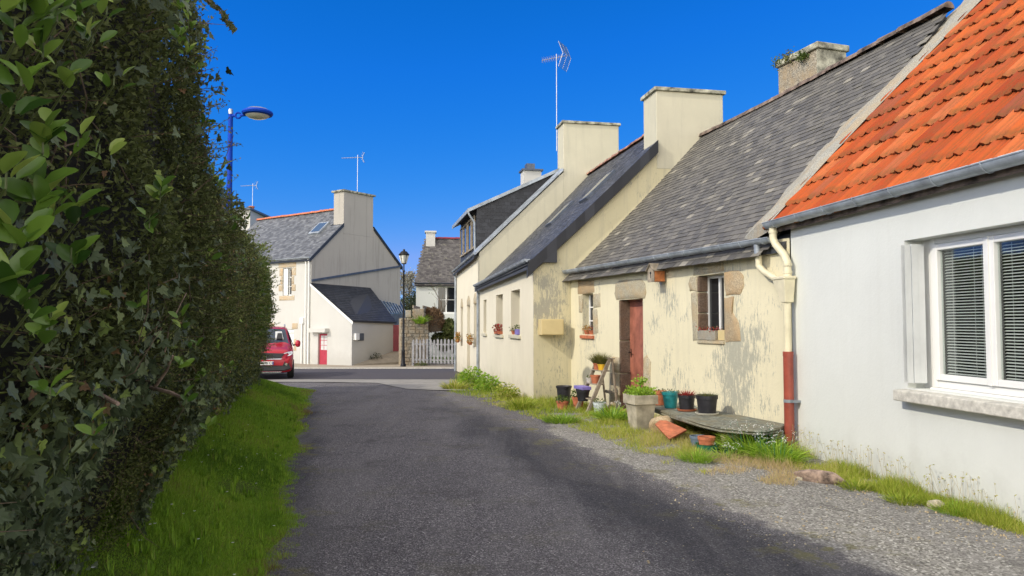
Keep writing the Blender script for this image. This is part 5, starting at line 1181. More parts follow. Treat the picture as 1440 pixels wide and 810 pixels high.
# ---------------------------------------------------------------- street furniture
SL = root('street_lamp', tuple(at(322,420,13.2)), 'tall blue street lamp with a flat round head rising behind the hedge', 'street lamp')
Yl = 13.2; p0 = at(322,300,Yl); ptop = at(324.5,156,Yl); X_ = ptop.x
mb = MB(); mb.tube([(X_,Yl,-.1),(X_,Yl,3.0),(X_,Yl,ptop.z)], [.075,.055,.04], 14); mb.build('pole', M['blue_paint'], SL, smooth=True)
mb = MB(); mb.lathe((X_,Yl,ptop.z), [(.045,-.06),(.045,0),(.035,.03),(0,.04)], 12); mb.build('pole_cap', M['aluminium'], SL, smooth=True)
mb = MB(); za = ptop.z-.09; mb.tube([(X_,Yl,za),(X_+.10,Yl-.02,za)], .028, 8); mb.tube([(X_+.19,Yl-.03,za),(X_+.28,Yl-.04,za+.005)], .024, 8)
n_ = 18; 
for i in range(n_):
    a0, a1 = 2*math.pi*i/n_, 2*math.pi*(i+1)/n_; c_ = (X_+.145, Yl-.03, za)
    mb.tube([(c_[0]+.05*math.cos(a0),c_[1],c_[2]+.05*math.sin(a0)),(c_[0]+.05*math.cos(a1),c_[1],c_[2]+.05*math.sin(a1))], .017, 6, cap=False)
mb.build('arm', M['blue_paint'], SL, smooth=True)
hx, hy_, hz = X_+.50, Yl-.06, za+.03
def tilt(o, c, ax_y): pass
mb = MB(); mb.lathe((hx,hy_,hz), [(.205,-.045),(.255,-.028),(.27,0),(.26,.027),(.215,.05)], 28); hd = mb.build('lamp_head', M['blue_paint'], SL, smooth=True)
mb = MB(); mb.lathe((hx,hy_,hz), [(.215,.05),(.17,.078),(.10,.095),(0,.10)], 24); mb.build('dome', M['aluminium'], hd, smooth=True)
mb = MB(); mb.lathe((hx,hy_,hz), [(.205,-.045),(.16,-.078),(.09,-.10),(0,-.105)], 24); mb.build('lens', M['lamp_glass'], hd, smooth=True)

Ylp = 35.0; b_ = at(567,515,Ylp); t_ = at(567,350,Ylp); zb = b_.z-.05; H_ = t_.z-zb
LP = root('lantern_post', (b_.x,Ylp,zb), 'slim black lantern street light in front of the rubble wall', 'street lamp')
mb = MB(); mb.lathe((b_.x,Ylp,zb), [(.13,0),(.13,.12),(.09,.2),(.075,.7),(.085,.75),(.055,.82),(.045,2.5),(.038,H_-1.1),(.06,H_-1.05),(.03,H_-.98),(.03,H_-.72)], 12); mb.build('post', M['black_metal'], LP, smooth=True)
mb = MB(); mb.lathe((b_.x,Ylp,zb+H_), [(.10,-.72),(.12,-.70),(.10,-.68)], 4); mb.lathe((b_.x,Ylp,zb+H_), [(.25,-.30),(.26,-.27),(.13,-.12),(.06,-.10),(.05,-.03),(0,0)], 8)
for k in range(4):
    a_ = math.pi/4+k*math.pi/2; mb.tube([(b_.x+.11*math.cos(a_),Ylp+.11*math.sin(a_),zb+H_-.70),(b_.x+.21*math.cos(a_),Ylp+.21*math.sin(a_),zb+H_-.28)], .014, 4)
ln = mb.build('lantern', M['black_metal'], LP); mb = MB(); mb.lathe((b_.x,Ylp,zb+H_), [(.13,-.68),(.24,-.30)], 4); mb.build('glass', M['lamp_glass'], ln)

# ---------------------------------------------------------------- red car (built round its own axis: +x nose)
def make_car():
    cx, cy = at(373,500,25.2).x, 25.2
    rt = root('parked_car', (cx, cy, gz(0,cy)+.03), 'red family car parked nose-on beside the end of the hedge', 'car')
    hd = math.atan2(-cy, -cx)            # nose towards the viewer's side of the junction
    fx = Vector((math.cos(hd-.02), math.sin(hd-.02), 0)); ly = Vector((-fx.y, fx.x, 0)); B = Vector((cx, cy, gz(0,cy)+.03))
    def q(x, y, z): return B+fx*x+ly*y+Vector((0,0,z))
    def sec(x, zb, hb_, zs, zbelt, ht, zt):
        half = [(0,zb),(hb_*.88,zb),(hb_*.97,zb+.10),(hb_,zs),(hb_*.995,zbelt-.05),(hb_*.965,zbelt),(ht+.035,zt-.13),(ht,zt-.05),(ht*.86,zt-.005),(0,zt+.012)]
        return [q(x, y, z) for y, z in half]+[q(x, -y, z) for y, z in reversed(half[1:-1])]
    S = [(.0,.32,.70,.45,.60,.60,.70),(-.05,.24,.80,.45,.70,.68,.82),(-.16,.20,.87,.5,.80,.74,.93),(-.35,.20,.91,.55,.90,.78,1.02),(-.70,.20,.925,.6,.98,.79,1.10),(-1.02,.20,.93,.6,1.02,.80,1.16),(-1.12,.20,.93,.6,1.04,.80,1.20),
         (-1.45,.20,.93,.6,1.06,.755,1.38),(-1.75,.20,.93,.6,1.06,.715,1.63),(-2.0,.20,.93,.6,1.06,.705,1.775),(-3.2,.20,.93,.6,1.06,.705,1.79),(-4.1,.20,.93,.6,1.06,.70,1.76),(-4.35,.24,.91,.6,1.05,.68,1.62),(-4.42,.3,.88,.6,1.02,.68,1.3)]
    mb = MB(); vs = []; n = None
    for s_ in S: r_ = sec(*s_); n = len(r_); vs += r_
    fs = [(i*n+k, i*n+(k+1)%n, (i+1)*n+(k+1)%n, (i+1)*n+k) for i in range(len(S)-1) for k in range(n)]+[tuple(range(n)), tuple(range((len(S)-1)*n, len(S)*n))]
    mb.add(vs, fs, .5); body = mb.build('body', M['car_red'], rt, smooth=True)
    md = body.modifiers.new('sub', 'SUBSURF'); md.levels = 1; md.render_levels = 2
    def slab(name, pts, mat, parent=rt, th=.02, bevel=0.006):
        m_ = MB(); P_ = [q(*p) for p in pts]; nrm = (P_[1]-P_[0]).cross(P_[2]-P_[1]).normalized(); nrm = nrm if nrm.dot(fx)+nrm.z*.3 > 0 else -nrm
        poly_slab(m_, [p+nrm*th for p in P_], -nrm*(th+.03)); return m_.build(name, M[mat], parent, bevel=bevel)
    ws = slab('windscreen', [(-1.13,-.76,1.165),(-1.10,-.4,1.19),(-1.09,0,1.195),(-1.10,.4,1.19),(-1.13,.76,1.165),(-1.76,.635,1.665),(-1.74,0,1.70),(-1.76,-.635,1.665)], 'car_glass', th=.06)
    # things seen through the glass: head restraints and the light rear window
    slab('rear_light_patch', [(-1.28,.30,1.30),(-1.28,.58,1.30),(-1.60,.52,1.56),(-1.60,.30,1.56)], 'curtain', ws, th=.065)
    slab('head_restraint', [(-1.28,.34,1.30),(-1.28,.56,1.30),(-1.52,.52,1.50),(-1.52,.38,1.50)], 'car_trim', ws, th=.070)
    slab('grille', [(-.02,-.50,.70),(-.02,.50,.70),(-.10,.62,.86),(-.06,0,.89),(-.10,-.62,.86)], 'car_trim', th=.03)
    slab('chrome_line', [(-.01,-.50,.665),(-.01,.50,.665),(-.02,.56,.70),(-.01,0,.69),(-.02,-.56,.70)], 'chrome', th=.034)
    b2 = MB(); b2.lathe((0,0,0), [(0.0,0),(.055,0),(.05,.02),(0,.025)], 6); 
    m_ = MB(); c_ = [q(.035+.0,.05*math.sin(a),.78+.06*math.cos(a)) for a in [k*math.pi/3 for k in range(6)]]; poly_slab(m_, c_, -fx*.03); m_.build('badge', M['chrome'], rt)
    for s_ in (-1, 1):
        hl = slab('headlight', [(-.12,s_*.50,.82),(-.10,s_*.56,.75),(-.14,s_*.80,.79),(-.30,s_*.90,.86),(-.34,s_*.87,.93),(-.17,s_*.66,.90)], 'headlight', th=.035)
        slab('lamp_bezel', [(-.16,s_*.62,.815),(-.18,s_*.72,.82),(-.21,s_*.72,.87),(-.19,s_*.62,.865)], 'car_trim', hl, th=.045)
        slab('fog_light_recess', [(-.02,s_*.54,.42),(-.06,s_*.78,.44),(-.08,s_*.78,.60),(-.04,s_*.62,.60)], 'car_trim', th=.03)
        m_ = MB(); m_.tube([q(.03,s_*.68,.51), q(-.05,s_*.68,.51)], .045, 10); m_.build('fog_light', M['chrome'], rt)
        m_ = MB(); m_.tube([q(-1.25,s_*.90,1.12), q(-1.24,s_*1.0,1.14)], .03, 6); mr = m_.build('mirror', M['car_trim'], rt)
        m_ = MB(); c0 = q(-1.22,s_*1.075,1.17); m_.lathe(tuple(c0), [(0,-.12),(.07,-.10),(.095,-.02),(.09,.07),(.05,.12),(0,.13)], 12); m_.build('mirror_shell', M['car_red'], mr, smooth=True)
        m_ = MB(); m_.tube([q(-1.95,s_*.62,1.78), q(-2.05,s_*.62,1.84), q(-3.9,s_*.62,1.85), q(-4.0,s_*.62,1.78)], .022, 6); m_.build('roof_rail', M['aluminium'], rt)
        for x in (-.85, -3.55):
            m_ = MB(); c = q(x, s_*.86, .33); a_ = q(x, s_*.72, .33); b_ = q(x, s_*.945, .33)
            m_.tube([a_, a_.lerp(b_,.12), a_.lerp(b_,.88), b_], [.29,.33,.33,.29], 24); wh = m_.build('wheel', M['rubber'], rt)
            m_ = MB(); m_.tube([b_, b_+ly*s_*.006], [.2,.17], 16); m_.build('rim', M['aluminium'], wh)
        slab('side_window', [(-1.35,s_*.935,1.10),(-3.9,s_*.935,1.10),(-3.8,s_*.74,1.64),(-1.85,s_*.74,1.64)], 'car_glass', th=.0)
    slab('lower_bumper', [(.015,-.62,.30),(.015,.62,.30),(-.02,.84,.36),(-.02,.80,.45),(.0,0,.47),(-.02,-.80,.45),(-.02,-.84,.36)], 'car_trim', th=.03)
    slab('skid_plate', [(.02,-.48,.22),(.02,.48,.22),(.02,.55,.27),(.02,-.55,.27)], 'chrome', th=.03)
    pl = slab('number_plate', [(.03,-.27,.50),(.03,.27,.50),(.03,.27,.615),(.03,-.27,.615)], 'plate_white', th=.035, bevel=0)
    tx = bpy.data.curves.new('plate_text', 'FONT'); tx.body = 'DX 698 CC'; tx.size = .115; tx.align_x = 'CENTER'; tx.align_y = 'CENTER'; tx.extrude = .001
    tmp = bpy.data.objects.new('tmp', tx); COL.objects.link(tmp); bpy.context.view_layer.update(); me_ = bpy.data.meshes.new_from_object(tmp.evaluated_get(bpy.context.evaluated_depsgraph_get())); bpy.data.objects.remove(tmp)
    me_.materials.clear(); me_.materials.append(M['car_trim']); to_ = bpy.data.objects.new('plate_text', me_); COL.objects.link(to_); to_.parent = pl
    # normal of the plate faces fx; text x axis runs to the viewer's right
    right = Vector((0,0,1)).cross(fx); m4 = Matrix((right, Vector((0,0,1)), fx)).transposed().to_4x4(); m4.translation = q(.0695,0,.557)-base_of(pl); to_.matrix_local = m4
    for s_ in (-1,1):
        m_ = MB(); poly_slab(m_, [q(.068,s_*.235,.505), q(.068,s_*.268,.505), q(.068,s_*.268,.61), q(.068,s_*.235,.61)], -fx*.002); m_.build('plate_band', M['blue_paint'], pl)
make_car()

# ---------------------------------------------------------------- aerials
def antenna(name, base, h, label, kind='grid', s=1.0, rz=0.0):
    rt = root(name, tuple(base), label, 'aerial', 'television aerials'); b = Vector(base); m = MB(); m.tube([b, b+Vector((0,0,h))], .016*s, 6); m.build('mast', M['aluminium'], rt)
    m = MB(); ax = Vector((math.cos(rz), math.sin(rz), 0)); sd_ = Vector((-ax.y, ax.x, 0)); t = b+Vector((0,0,h-.12*s)); up = Vector((0,0,1)); r = .009*s
    if kind == 'grid':
        m.tube([t-ax*.55*s, t+ax*.42*s], .012*s, 5)
        for i in range(9): c = t-ax*(.52-i*.085)*s; m.tube([c-sd_*.05*s+up*.09*s, c+sd_*.05*s-up*.09*s], r*.7, 4); m.tube([c+sd_*.05*s+up*.09*s, c-sd_*.05*s-up*.09*s], r*.7, 4)
        for sg in (1, -1):
            o_ = t+ax*.38*s
            for i in range(8): p = o_+up*sg*(.03+i*.055)*s-ax*(-.0+i*.022)*s; m.tube([p-sd_*.32*s, p+sd_*.32*s], r, 4)
            for e in (-.32, 0, .32): m.tube([o_+sd_*e*s, o_+sd_*e*s+up*sg*.42*s-ax*.16*s], r, 4)
    else:
        m.tube([t-ax*.75*s, t+ax*.25*s], .011*s, 5)
        for i in range(12): c = t-ax*(.73-i*.075)*s; l_ = (.07+.006*i)*s; m.tube([c-sd_*l_, c+sd_*l_], r*.7, 4)
        for sg in (1,-1):
            m.tube([t+ax*.2*s, t+ax*.30*s+up*sg*.22*s], r, 4)
            for i in range(3): p = t+ax*(.22+.03*i)*s+up*sg*(.06+i*.07)*s; m.tube([p-sd_*.16*s, p+sd_*.16*s], r, 4)
    m.build('elements', M['aluminium'], rt)
bp = at(783,235,26.6); tp = at(783,80,26.6); antenna('aerial', (bp.x,bp.y,7.9), tp.z-7.9+.1, 'large grid television aerial on a tall mast beside the dormer house chimney', s=1.08, rz=-.5)
bp = e5.p(3.4,8.87,-.35); tp = at(497,218,41); antenna('aerial', tuple(bp), tp.z-bp.z, 'thin television aerial on the big grey chimney across the street', 'yagi', s=1.25, rz=-.15)
bp = at(355,291,48.6); tp = at(355,258,48.6); antenna('aerial', (bp.x,bp.y,bp.z), tp.z-bp.z, 'small television aerial above the rear building at far left', 'yagi', s=1.15, rz=-.2)

# ---------------------------------------------------------------- rubble wall, fence, planting across the street
RW = root('rubble_wall', (-5.1,36,-.4), 'rough rubble stone pillar and garden wall behind the lantern post', 'wall')
def rubble(parent, name, a, b, z0, z1, th, mat='rubble_stone', cs=.26):
    a, b = Vector((*a, 0)), Vector((*b, 0)); d = (b-a); L_ = d.length; d.normalize(); n = Vector((d.y,-d.x,0)); m = MB()
    m.hexa([a+n*.0+Vector((0,0,z0)), b+Vector((0,0,z0)), b-n*th+Vector((0,0,z0)), a-n*th+Vector((0,0,z0))],[a+Vector((0,0,z1-.05)), b+Vector((0,0,z1-.05)), b-n*th+Vector((0,0,z1-.05)), a-n*th+Vector((0,0,z1-.05))], .9)
    z = z0
    while z < z1:
        h = random.uniform(.7,1.2)*cs*.7; u = random.uniform(-.1,0)
        while u < L_:
            w_ = random.uniform(.7,1.6)*cs; u1 = min(u+w_, L_+.02); u0 = max(u, -.02)
            if u1-u0 > .06:
                for side in (0, 1):
                    o_ = random.uniform(.015,.05); c = a+d*((u0+u1)/2)+n*(0 if side == 0 else -th)+Vector((0,0,z+h/2)); nn_ = n if side == 0 else -n; hw, hh = (u1-u0)/2-.008, h/2-.008
                    p_ = [c-d*hw-Vector((0,0,hh))-nn_*.03, c+d*hw-Vector((0,0,hh))-nn_*.03, c+d*hw+Vector((0,0,hh))-nn_*.03, c-d*hw+Vector((0,0,hh))-nn_*.03]
                    m.hexa(p_, [c+(p-c)*random.uniform(.7,.9)+nn_*(o_+.03) for p in p_])
            u += w_
        z += h
    return m.build(name, M[mat], parent, bevel=.008)
A0 = at(563,510,36.2); A1 = at(602,510,36.6); rubble(RW, 'pillar', (A0.x,A0.y), (A1.x,A1.y), -.6, at(580,447,36.4).z, .5)
B0_ = at(600,510,37.0); B1_ = at(636,480,41.5); rubble(RW, 'garden_wall', (B0_.x-.2,B0_.y+.1), (B1_.x-1.2,B1_.y-1), -.5, at(612,425,38).z-.3, .5)
m = MB(); c_ = at(574,443,36.4); m.bx((c_.x,c_.y+.1,c_.z-.12), (.28,.28,.35), .1); m.build('cap_stone', M['cement'], RW, bevel=.03)
cc_ = at(617,440,38.3); nL = 4200; P = np.array(cc_)+np.array([-.35,0,-.35])+unit(RNG.normal(size=(nL,3)))*np.array([.62,.35,.62])*RNG.uniform(.75,1.05,(nL,1))
rt = root('ivy_mound', (cc_.x,cc_.y,cc_.z-.8), 'brownish ivy mound on top of the rubble garden wall', 'ivy'); scatter('leaves', 'leaf', P, rdir(nL), rdir(nL), .095, .07, RNG.uniform(.2,1,nL), M['dead_ivy'], rt); m = MB(); m.lathe((cc_.x-.35,cc_.y,cc_.z-.95), [(.5,0),(.55,.6),(.3,1.05),(0,1.12)], 12, sy=.6)
for i in range(14): d = Vector(RNG.normal(size=3)); m.tube([cc_+Vector((0,0,-.6)), cc_+Vector((d.x*.3,d.y*.2,.5+abs(d.z)*.3))], [.02,.008], 4, cap=False)
m.build('stems', M['bark'], rt)
cfp = at(590,452,36.3); clump('garden_plant', (cfp.x+.0,36.4,cfp.z-.1), .22, .5, 130, 0, .05, 'wild_green', 'bright green strappy plant on the stone pillar', 'plant', tone=.4)
cfp = at(640,428,40); rt = root('sapling', (at(622,450,39).x,39,0), 'thin bare sapling in front of the small white house wall', 'sapling'); m = MB()
pts = [at(624,445,39), at(620,425,39), at(612,410,39), at(606,398,39)]; m.tube(pts, [.03,.022,.016,.008], 5); m.tube([pts[2], at(607,404,39)], [.012,.006], 4); m.tube([pts[2], at(618,400,39)], [.01,.005], 4); m.tube([pts[1], at(606,412,39)], [.01,.005], 4); m.build('stem', M['bark'], rt)
P = np.array([tuple(at(*q_)) for q_ in ((606,398,39),(607,404,39),(618,400,39),(606,412,39),(612,410,39))]*4)+RNG.normal(size=(20,3))*.06; scatter('leaves', 'oval', P, rdir(20), rdir(20), .08, .05, RNG.uniform(0,.5,20), M['fresh_leaf'], rt)

FA, FB = at(580,512,36.0), at(642,513,35.0)
FN = root('picket_fence', ((FA.x+FB.x)/2, 35.5, -.42), 'weathered white picket fence left of the cream house row', 'fence')
ffr = Fr((FA.x,FA.y), (FB.x-FA.x, FB.y-FA.y), (-.1,-1)); fl_ = Vector((FB.x-FA.x, FB.y-FA.y,0)).length; ztop = at(610,477,35.5).z; zbt = at(610,511,35.5).z
for i in range(13):
    m = MB(); u = .04+i*(fl_-.08)/12; w_ = .055; ht = ztop+random.uniform(-.03,.03); pr = [(u-w_,zbt),(u+w_,zbt),(u+w_,ht-.09),(u+w_*.6,ht-.02),(u,ht),(u-w_*.6,ht-.02),(u-w_,ht-.09)]
    poly_slab(m, [ffr.p(a,b,.02) for a,b in pr], -ffr.N*.02); m.build('picket', M['wood_silver'], FN)
for zz in (zbt+.12, ztop-.28): m = MB(); m.box(ffr, 0, fl_, zz, zz+.07, -.03, -.001); m.build('rail', M['wood_silver'], FN)
m = MB(); m.box(ffr, -.05,.05,-.5,ztop-.15,-.13,-.031); m.box(ffr, fl_-.05,fl_+.05,-.5,ztop-.15,-.13,-.031); m.build('post', M['wood_silver'], FN)
def leafball(name, c, rad, n, L_, mat, label, cat, trunk=None, sq=1.0, group=None, tl=(0,1), core=True, crown='crown'):
    rt = root(name, (c[0], c[1], trunk if trunk is not None else c[2]-rad[2]), label, cat, group)
    nb = 26; bc = RNG.normal(size=(nb,3)); bc = unit(bc)*RNG.uniform(.2,.85,(nb,1))*np.array(rad)+np.array(c); br_ = RNG.uniform(.22,.45,nb)*min(rad)
    i = RNG.integers(0,nb,n); P = bc[i]+unit(RNG.normal(size=(n,3)))*(br_[i]*RNG.uniform(.55,1.15,n)**.5)[:,None]*1.3
    scatter(crown, 'leaf', P, rdir(n), unit(rdir(n)+np.array([0,0,.5])), L_*RNG.uniform(.6,1.3,n), L_*.6, np.clip(RNG.normal((tl[0]+tl[1])/2,.25,n),0,1), M[mat], rt)
    m = MB(); b0 = Vector((c[0],c[1],trunk if trunk is not None else c[2]-rad[2]))
    m.tube([b0, Vector(c)-Vector((0,0,rad[2]*.4)), Vector(c)], [max(.05,min(rad)*.07),.05,.03], 6)
    for k in range(nb): m.tube([Vector(c)-Vector((0,0,rad[2]*.5)), Vector(c).lerp(Vector(bc[k]),.5)-Vector((0,0,.05)), Vector(bc[k])], [.04,.025,.01], 4, cap=False)
    m.build('trunk', M['bark'], rt); return rt
c_ = at(628,462,38.6); leafball('evergreen_shrub', (c_.x+.45,38.4,c_.z-.35), (1.35,.6,1.1), 26000, .10, 'privet', 'dark evergreen shrub right behind the picket fence', 'shrub', trunk=-.4)
c_ = at(594,508,35.9); clump('weed_tuft', (c_.x,35.8,-.42), .35, .35, 200, .08, 0, 'fresh_leaf', 'low weeds at the foot of the rubble pillar', 'plant', tpl='oval', group=gw)
c_ = at(530,498,38); clump('weed_tuft', (c_.x,c_.y-.3,-.1), .3, .35, 160, .08, 0, 'far_foliage', 'dark small weed at the foot of the lean-to side wall', 'plant', tpl='oval', group=gw)
# blossoming tree and darker growth beyond
def bare_tree(c, h, r, label, n_l=2600):
    rt = root('blossom_tree', c, label, 'tree', 'trees beyond the houses'); m = MB(); tips = []
    def grow(p, d, l, rad, dep):
        q_ = p+d*l; m.tube([p, (p+q_)/2+Vector(RNG.normal(size=3))*l*.05, q_], [rad, rad*.8, rad*.6], 4, cap=False)
        if dep == 0: tips.append((p, q_)); return
        for k in range(3 if dep > 1 else 4):
            nd = (d+Vector(RNG.normal(size=3))*.48+Vector((0,0,.08))).normalized(); grow(q_, nd, l*.68, rad*.55, dep-1)
            if dep <= 3: tips.append((p, q_))
    grow(Vector(c), Vector((0,0,1)), h*.27, .16, 5); m.build('trunk', M['bark'], rt)
    P = np.array([tuple(a.lerp(b, random.random())) for a, b in random.choices(tips, k=n_l)])+RNG.normal(size=(n_l,3))*.10
    scatter('crown', 'leaf', P, rdir(n_l), rdir(n_l), .11*RNG.uniform(.5,1.3,n_l), .085, RNG.uniform(0,1,n_l), M['blossom'], rt)
c_ = at(573,470,58); bare_tree((c_.x, 58, -.5), 8.4, 3, 'pale blossoming bare-branched tree behind the lantern post', 3400)
c_ = at(548,470,64); bare_tree((c_.x, 64, -.5), 8.6, 3, 'second blossoming tree, partly hidden by the grey gable', 2400)
tg = 'trees beyond the houses'
for k, (px, py, Y, rx, rz, lb_) in enumerate(((585,432,55,2.6,1.9,'dark green bush below the blossoming tree'),(560,440,60,2.6,2.0,'dark bush half behind the grey gable'),(598,410,66,2.2,1.6,'mid green bush beside the small white house'))):
    c_ = at(px,py,Y); leafball('garden_bush', (c_.x,Y,max(1.2,c_.z-.6)), (rx,1.6,rz), 4200, .14, 'far_foliage', lb_, 'bush', trunk=-.5, group=tg)

# ---------------------------------------------------------------- small things along the fronts
PG = 'flower pots outside the cream cottage'
def flowerpot(name, c, r0, r1, h, mat, label, cat='flower pot', plant=None, rim=True, group=PG, n=20, saucer=None, square=False, tall=.12, seg=22, z_=None):
    rt = root(name, tuple(c), label, cat, group); k = 4 if square else seg; t = .008
    z0 = .0
    if saucer:
        m = MB(); m.lathe(tuple(c), [(r0*.9,0),(r0+.035,.004),(r0+.05,.03),(r0+.04,.032),(r0+.03,.012),(0,.011)], seg); m.build('saucer', M[saucer], rt, smooth=True); z0 = .014
    m = MB(); prof = [(0,z0),(r0,z0),(r1*.97 if rim else r1,h*.80 if rim else h)]+([(r1*1.05,h*.81),(r1*1.06,h)] if rim else [])+[(r1-t,h),(r1-t-.004,h*.86),(0,h*.86)]
    m.lathe(tuple(c), prof, k); o_ = m.build('pot', M[mat], rt, smooth=not square, bevel=.01 if square else 0)
    m = MB(); m.lathe((c[0],c[1],c[2]+h*.865), [(r1-t-.003,0),(r1*.5,.008),(0,.012)], seg); m.build('soil', M['soil'], rt)
    if plant:
        tpl, pm, nn_, L_, W_, hh, tn = plant; a = RNG.uniform(0,6.28,nn_); r = (r1*.95)*np.sqrt(RNG.uniform(0,1,nn_)); P = np.stack([c[0]+r*np.cos(a), c[1]+r*np.sin(a), np.full(nn_, c[2]+h*.88)], -1)
        if tpl in ('blade','strap'): ax = unit(np.stack([np.cos(a)*.55*r/r1, np.sin(a)*.55*r/r1, np.full(nn_,1.)],-1)+RNG.normal(size=(nn_,3))*.2); nr = np.stack([np.cos(a),np.sin(a),np.full(nn_,-.2)],-1); Ls = hh*RNG.uniform(.5,1.15,nn_)
        else: P[:,2] += hh*RNG.uniform(0,1,nn_)*(1-.5*(r/r1)**2); P[:,:2] += (P[:,:2]-np.array(c)[:2])*.25; ax = unit(rdir(nn_)+np.array([0,0,.4])); nr = unit(rdir(nn_)+np.array([0,0,.8])); Ls = L_*RNG.uniform(.6,1.3,nn_)
        scatter('plant', tpl, P, ax, nr, Ls, W_, np.clip(RNG.normal(tn,.22,nn_),0,1), M[pm], rt)
    return rt
# black bucket in the corner
c = at0(793,573); z = c[2]
rt = root('bucket', (c[0],c[1],z), 'tall empty black plastic bucket in the corner of the cream walls', 'bucket')
m = MB(); m.lathe((c[0],c[1],z), [(0,0),(.115,0),(.15,.40),(.165,.405),(.17,.45),(.158,.455),(.148,.44),(.112,.02),(0,.018)], 28); m.build('shell', M['black_plastic'], rt, smooth=True)
# step ladder used as plant stand
lb0 = f2.p(*[2.62, -.03]); ld0 = .62
lu0, lu1 = 2.10, 2.62                    # its two sides along the wall
LR = root('step_ladder', tuple(f2.p(2.36,-.04,.4)), 'old wooden step ladder serving as a plant stand by the door', 'step ladder')
def rail(u, d0, z0, d1, z1, w_=.05, t_=.022, nm='side_rail'):
    m = MB(); a, b = f2.p(u, z0, d0), f2.p(u, z1, d1); ax = (b-a).normalized(); pr = ax.cross(f2.U).normalized()
    m.hexa([a-pr*w_-f2.U*t_, a+pr*w_-f2.U*t_, a+pr*w_+f2.U*t_, a-pr*w_+f2.U*t_],[b-pr*w_-f2.U*t_, b+pr*w_-f2.U*t_, b+pr*w_+f2.U*t_, b-pr*w_+f2.U*t_]); m.build(nm, M['wood_grey'], LR, bevel=.004)
for u in (lu0, lu1): rail(u, .78, -.05, .28, 1.02, .036); rail(u, .12, -.05, .24, 1.0, .018, .014, 'back_leg')
steps = []
for k, (dd, zz) in enumerate(((.66,.22),(.53,.50),(.41,.76))):
    m = MB(); m.box(f2, lu0+.015, lu1-.015, zz, zz+.022, dd-.13, dd+.05); m.build('step', M['wood_grey'], LR, bevel=.004); steps.append((dd-.04, zz+.023))
m = MB(); m.box(f2, lu0-.02, lu1+.02, 1.0, 1.02, .18, .33); m.build('top_board', M['wood_grey'], LR, bevel=.004)
m = MB(); m.box(f2, lu0+.02, lu1-.02, .3, .36, .125, .15); m.build('brace', M['wood_grey'], LR)
d3, z3 = steps[2]; d2_, z2_ = steps[1]; d1_, z1_ = steps[0]
flowerpot('flower_pot', f2.p(2.27,z3,d3+.02), .065, .085, .13, 'terracotta', 'terracotta pot on the top ladder step, left of the yellow pot', plant=('blade','heather',500,0,.006,.24,.5))
flowerpot('flower_pot', f2.p(2.48,z3,d3+.02), .065, .085, .12, 'yellow_pot', 'yellow pot of heather on the top ladder step', plant=('blade','heather',650,0,.006,.26,.55))
flowerpot('flower_pot', f2.p(2.42,z2_,d2_+.01), .075, .098, .16, 'terracotta', 'terracotta pot on the middle ladder step')
flowerpot('flower_pot', f2.p(2.22,z2_,d2_+.04), .06, .075, .10, 'cream_pot', 'small pale pot on the middle ladder step', plant=('oval','fresh_leaf',40,.03,.018,.06,.5))
m = MB(); o_ = f2.p(2.25,.395,.66); m.box(f2, 2.02,2.44,.395,.46,.60,.80); o = m.build('seed_tray', M['purple_plastic'], None, bevel=.008, origin=o_); tag(o, 'purple plastic tray on the side of the lower ladder step', 'tray')
flowerpot('flower_pot', f2.p(2.30,z1_-.07,d1_+.10), .10, .135, .23, 'black_plastic', 'black pot under the purple tray on the ladder', plant=('oval','fresh_leaf',50,.035,.02,.05,.4))
c = f2.p(2.86,-.03,.62); flowerpot('flower_pot', c, .095, .125, .23, 'enamel', 'worn white and blue enamel pot at the foot of the ladder', plant=('oval','fresh_leaf',70,.035,.02,.12,.4), cat='pot')
m = MB(); 
c = f2.p(1.86,-.05,.98); flowerpot('flower_pot', c, .085, .12, .19, 'terracotta', 'orange pot lowest on the ground left of the ladder', plant=('oval','fresh_leaf',120,.045,.026,.14,.4))
c = f2.p(1.92,-.04,.66); flowerpot('flower_pot', c, .09, .12, .26, 'terracotta', 'pinkish pot behind the lowest orange pot', plant=('oval','fresh_leaf',160,.05,.028,.2,.35))
# wooden planter
pu, pd = 4.12, .78
c = at0(897,606); rel = Vector(c)-f2.O; pu, pd = rel.dot(f2.U), rel.dot(f2.N)
PT = root('wooden_planter', (c[0],c[1],0), 'tapered weathered wooden planter with bright green leaves beside the door', 'planter')
m = MB(); 
def frus(m, r0, r1, z0, z1): m.hexa([f2.p(pu+a*r0,z0,pd+b*r0-.05) for a,b in ((-1,-1),(1,-1),(1,1),(-1,1))],[f2.p(pu+a*r1,z1,pd+b*r1-.05) for a,b in ((-1,-1),(1,-1),(1,1),(-1,1))])
frus(m, .125, .175, -.05, .43); m.build('box', M['wood_planter'], PT, bevel=.006)
m = MB(); 
for (a0,a1,b0,b1) in ((-.205,.205,-.205,-.165),(-.205,.205,.165,.205),(-.205,-.165,-.165,.165),(.165,.205,-.165,.165)): m.box(f2, pu+a0, pu+a1, .431, .575, pd+b0-.05, pd+b1-.05)
m.build('collar', M['wood_planter'], PT, bevel=.005)
m = MB(); m.box(f2, pu-.165, pu+.165, .44, .54, pd-.215, pd+.115); m.build('soil', M['soil'], PT)
nL = 900; P = np.array([tuple(f2.p(pu+RNG.uniform(-.20,.20), .545+RNG.uniform(0,.13), pd-.05+RNG.uniform(-.20,.20))) for _ in range(nL)]); scatter('leaves', 'oval', P, unit(rdir(nL)+np.array([0,0,.8])), unit(rdir(nL)+np.array([0,0,.8])), .045*RNG.uniform(.6,1.3,nL), .02, np.clip(RNG.normal(.6,.2,nL),0,1), M['wild_green'], PT)
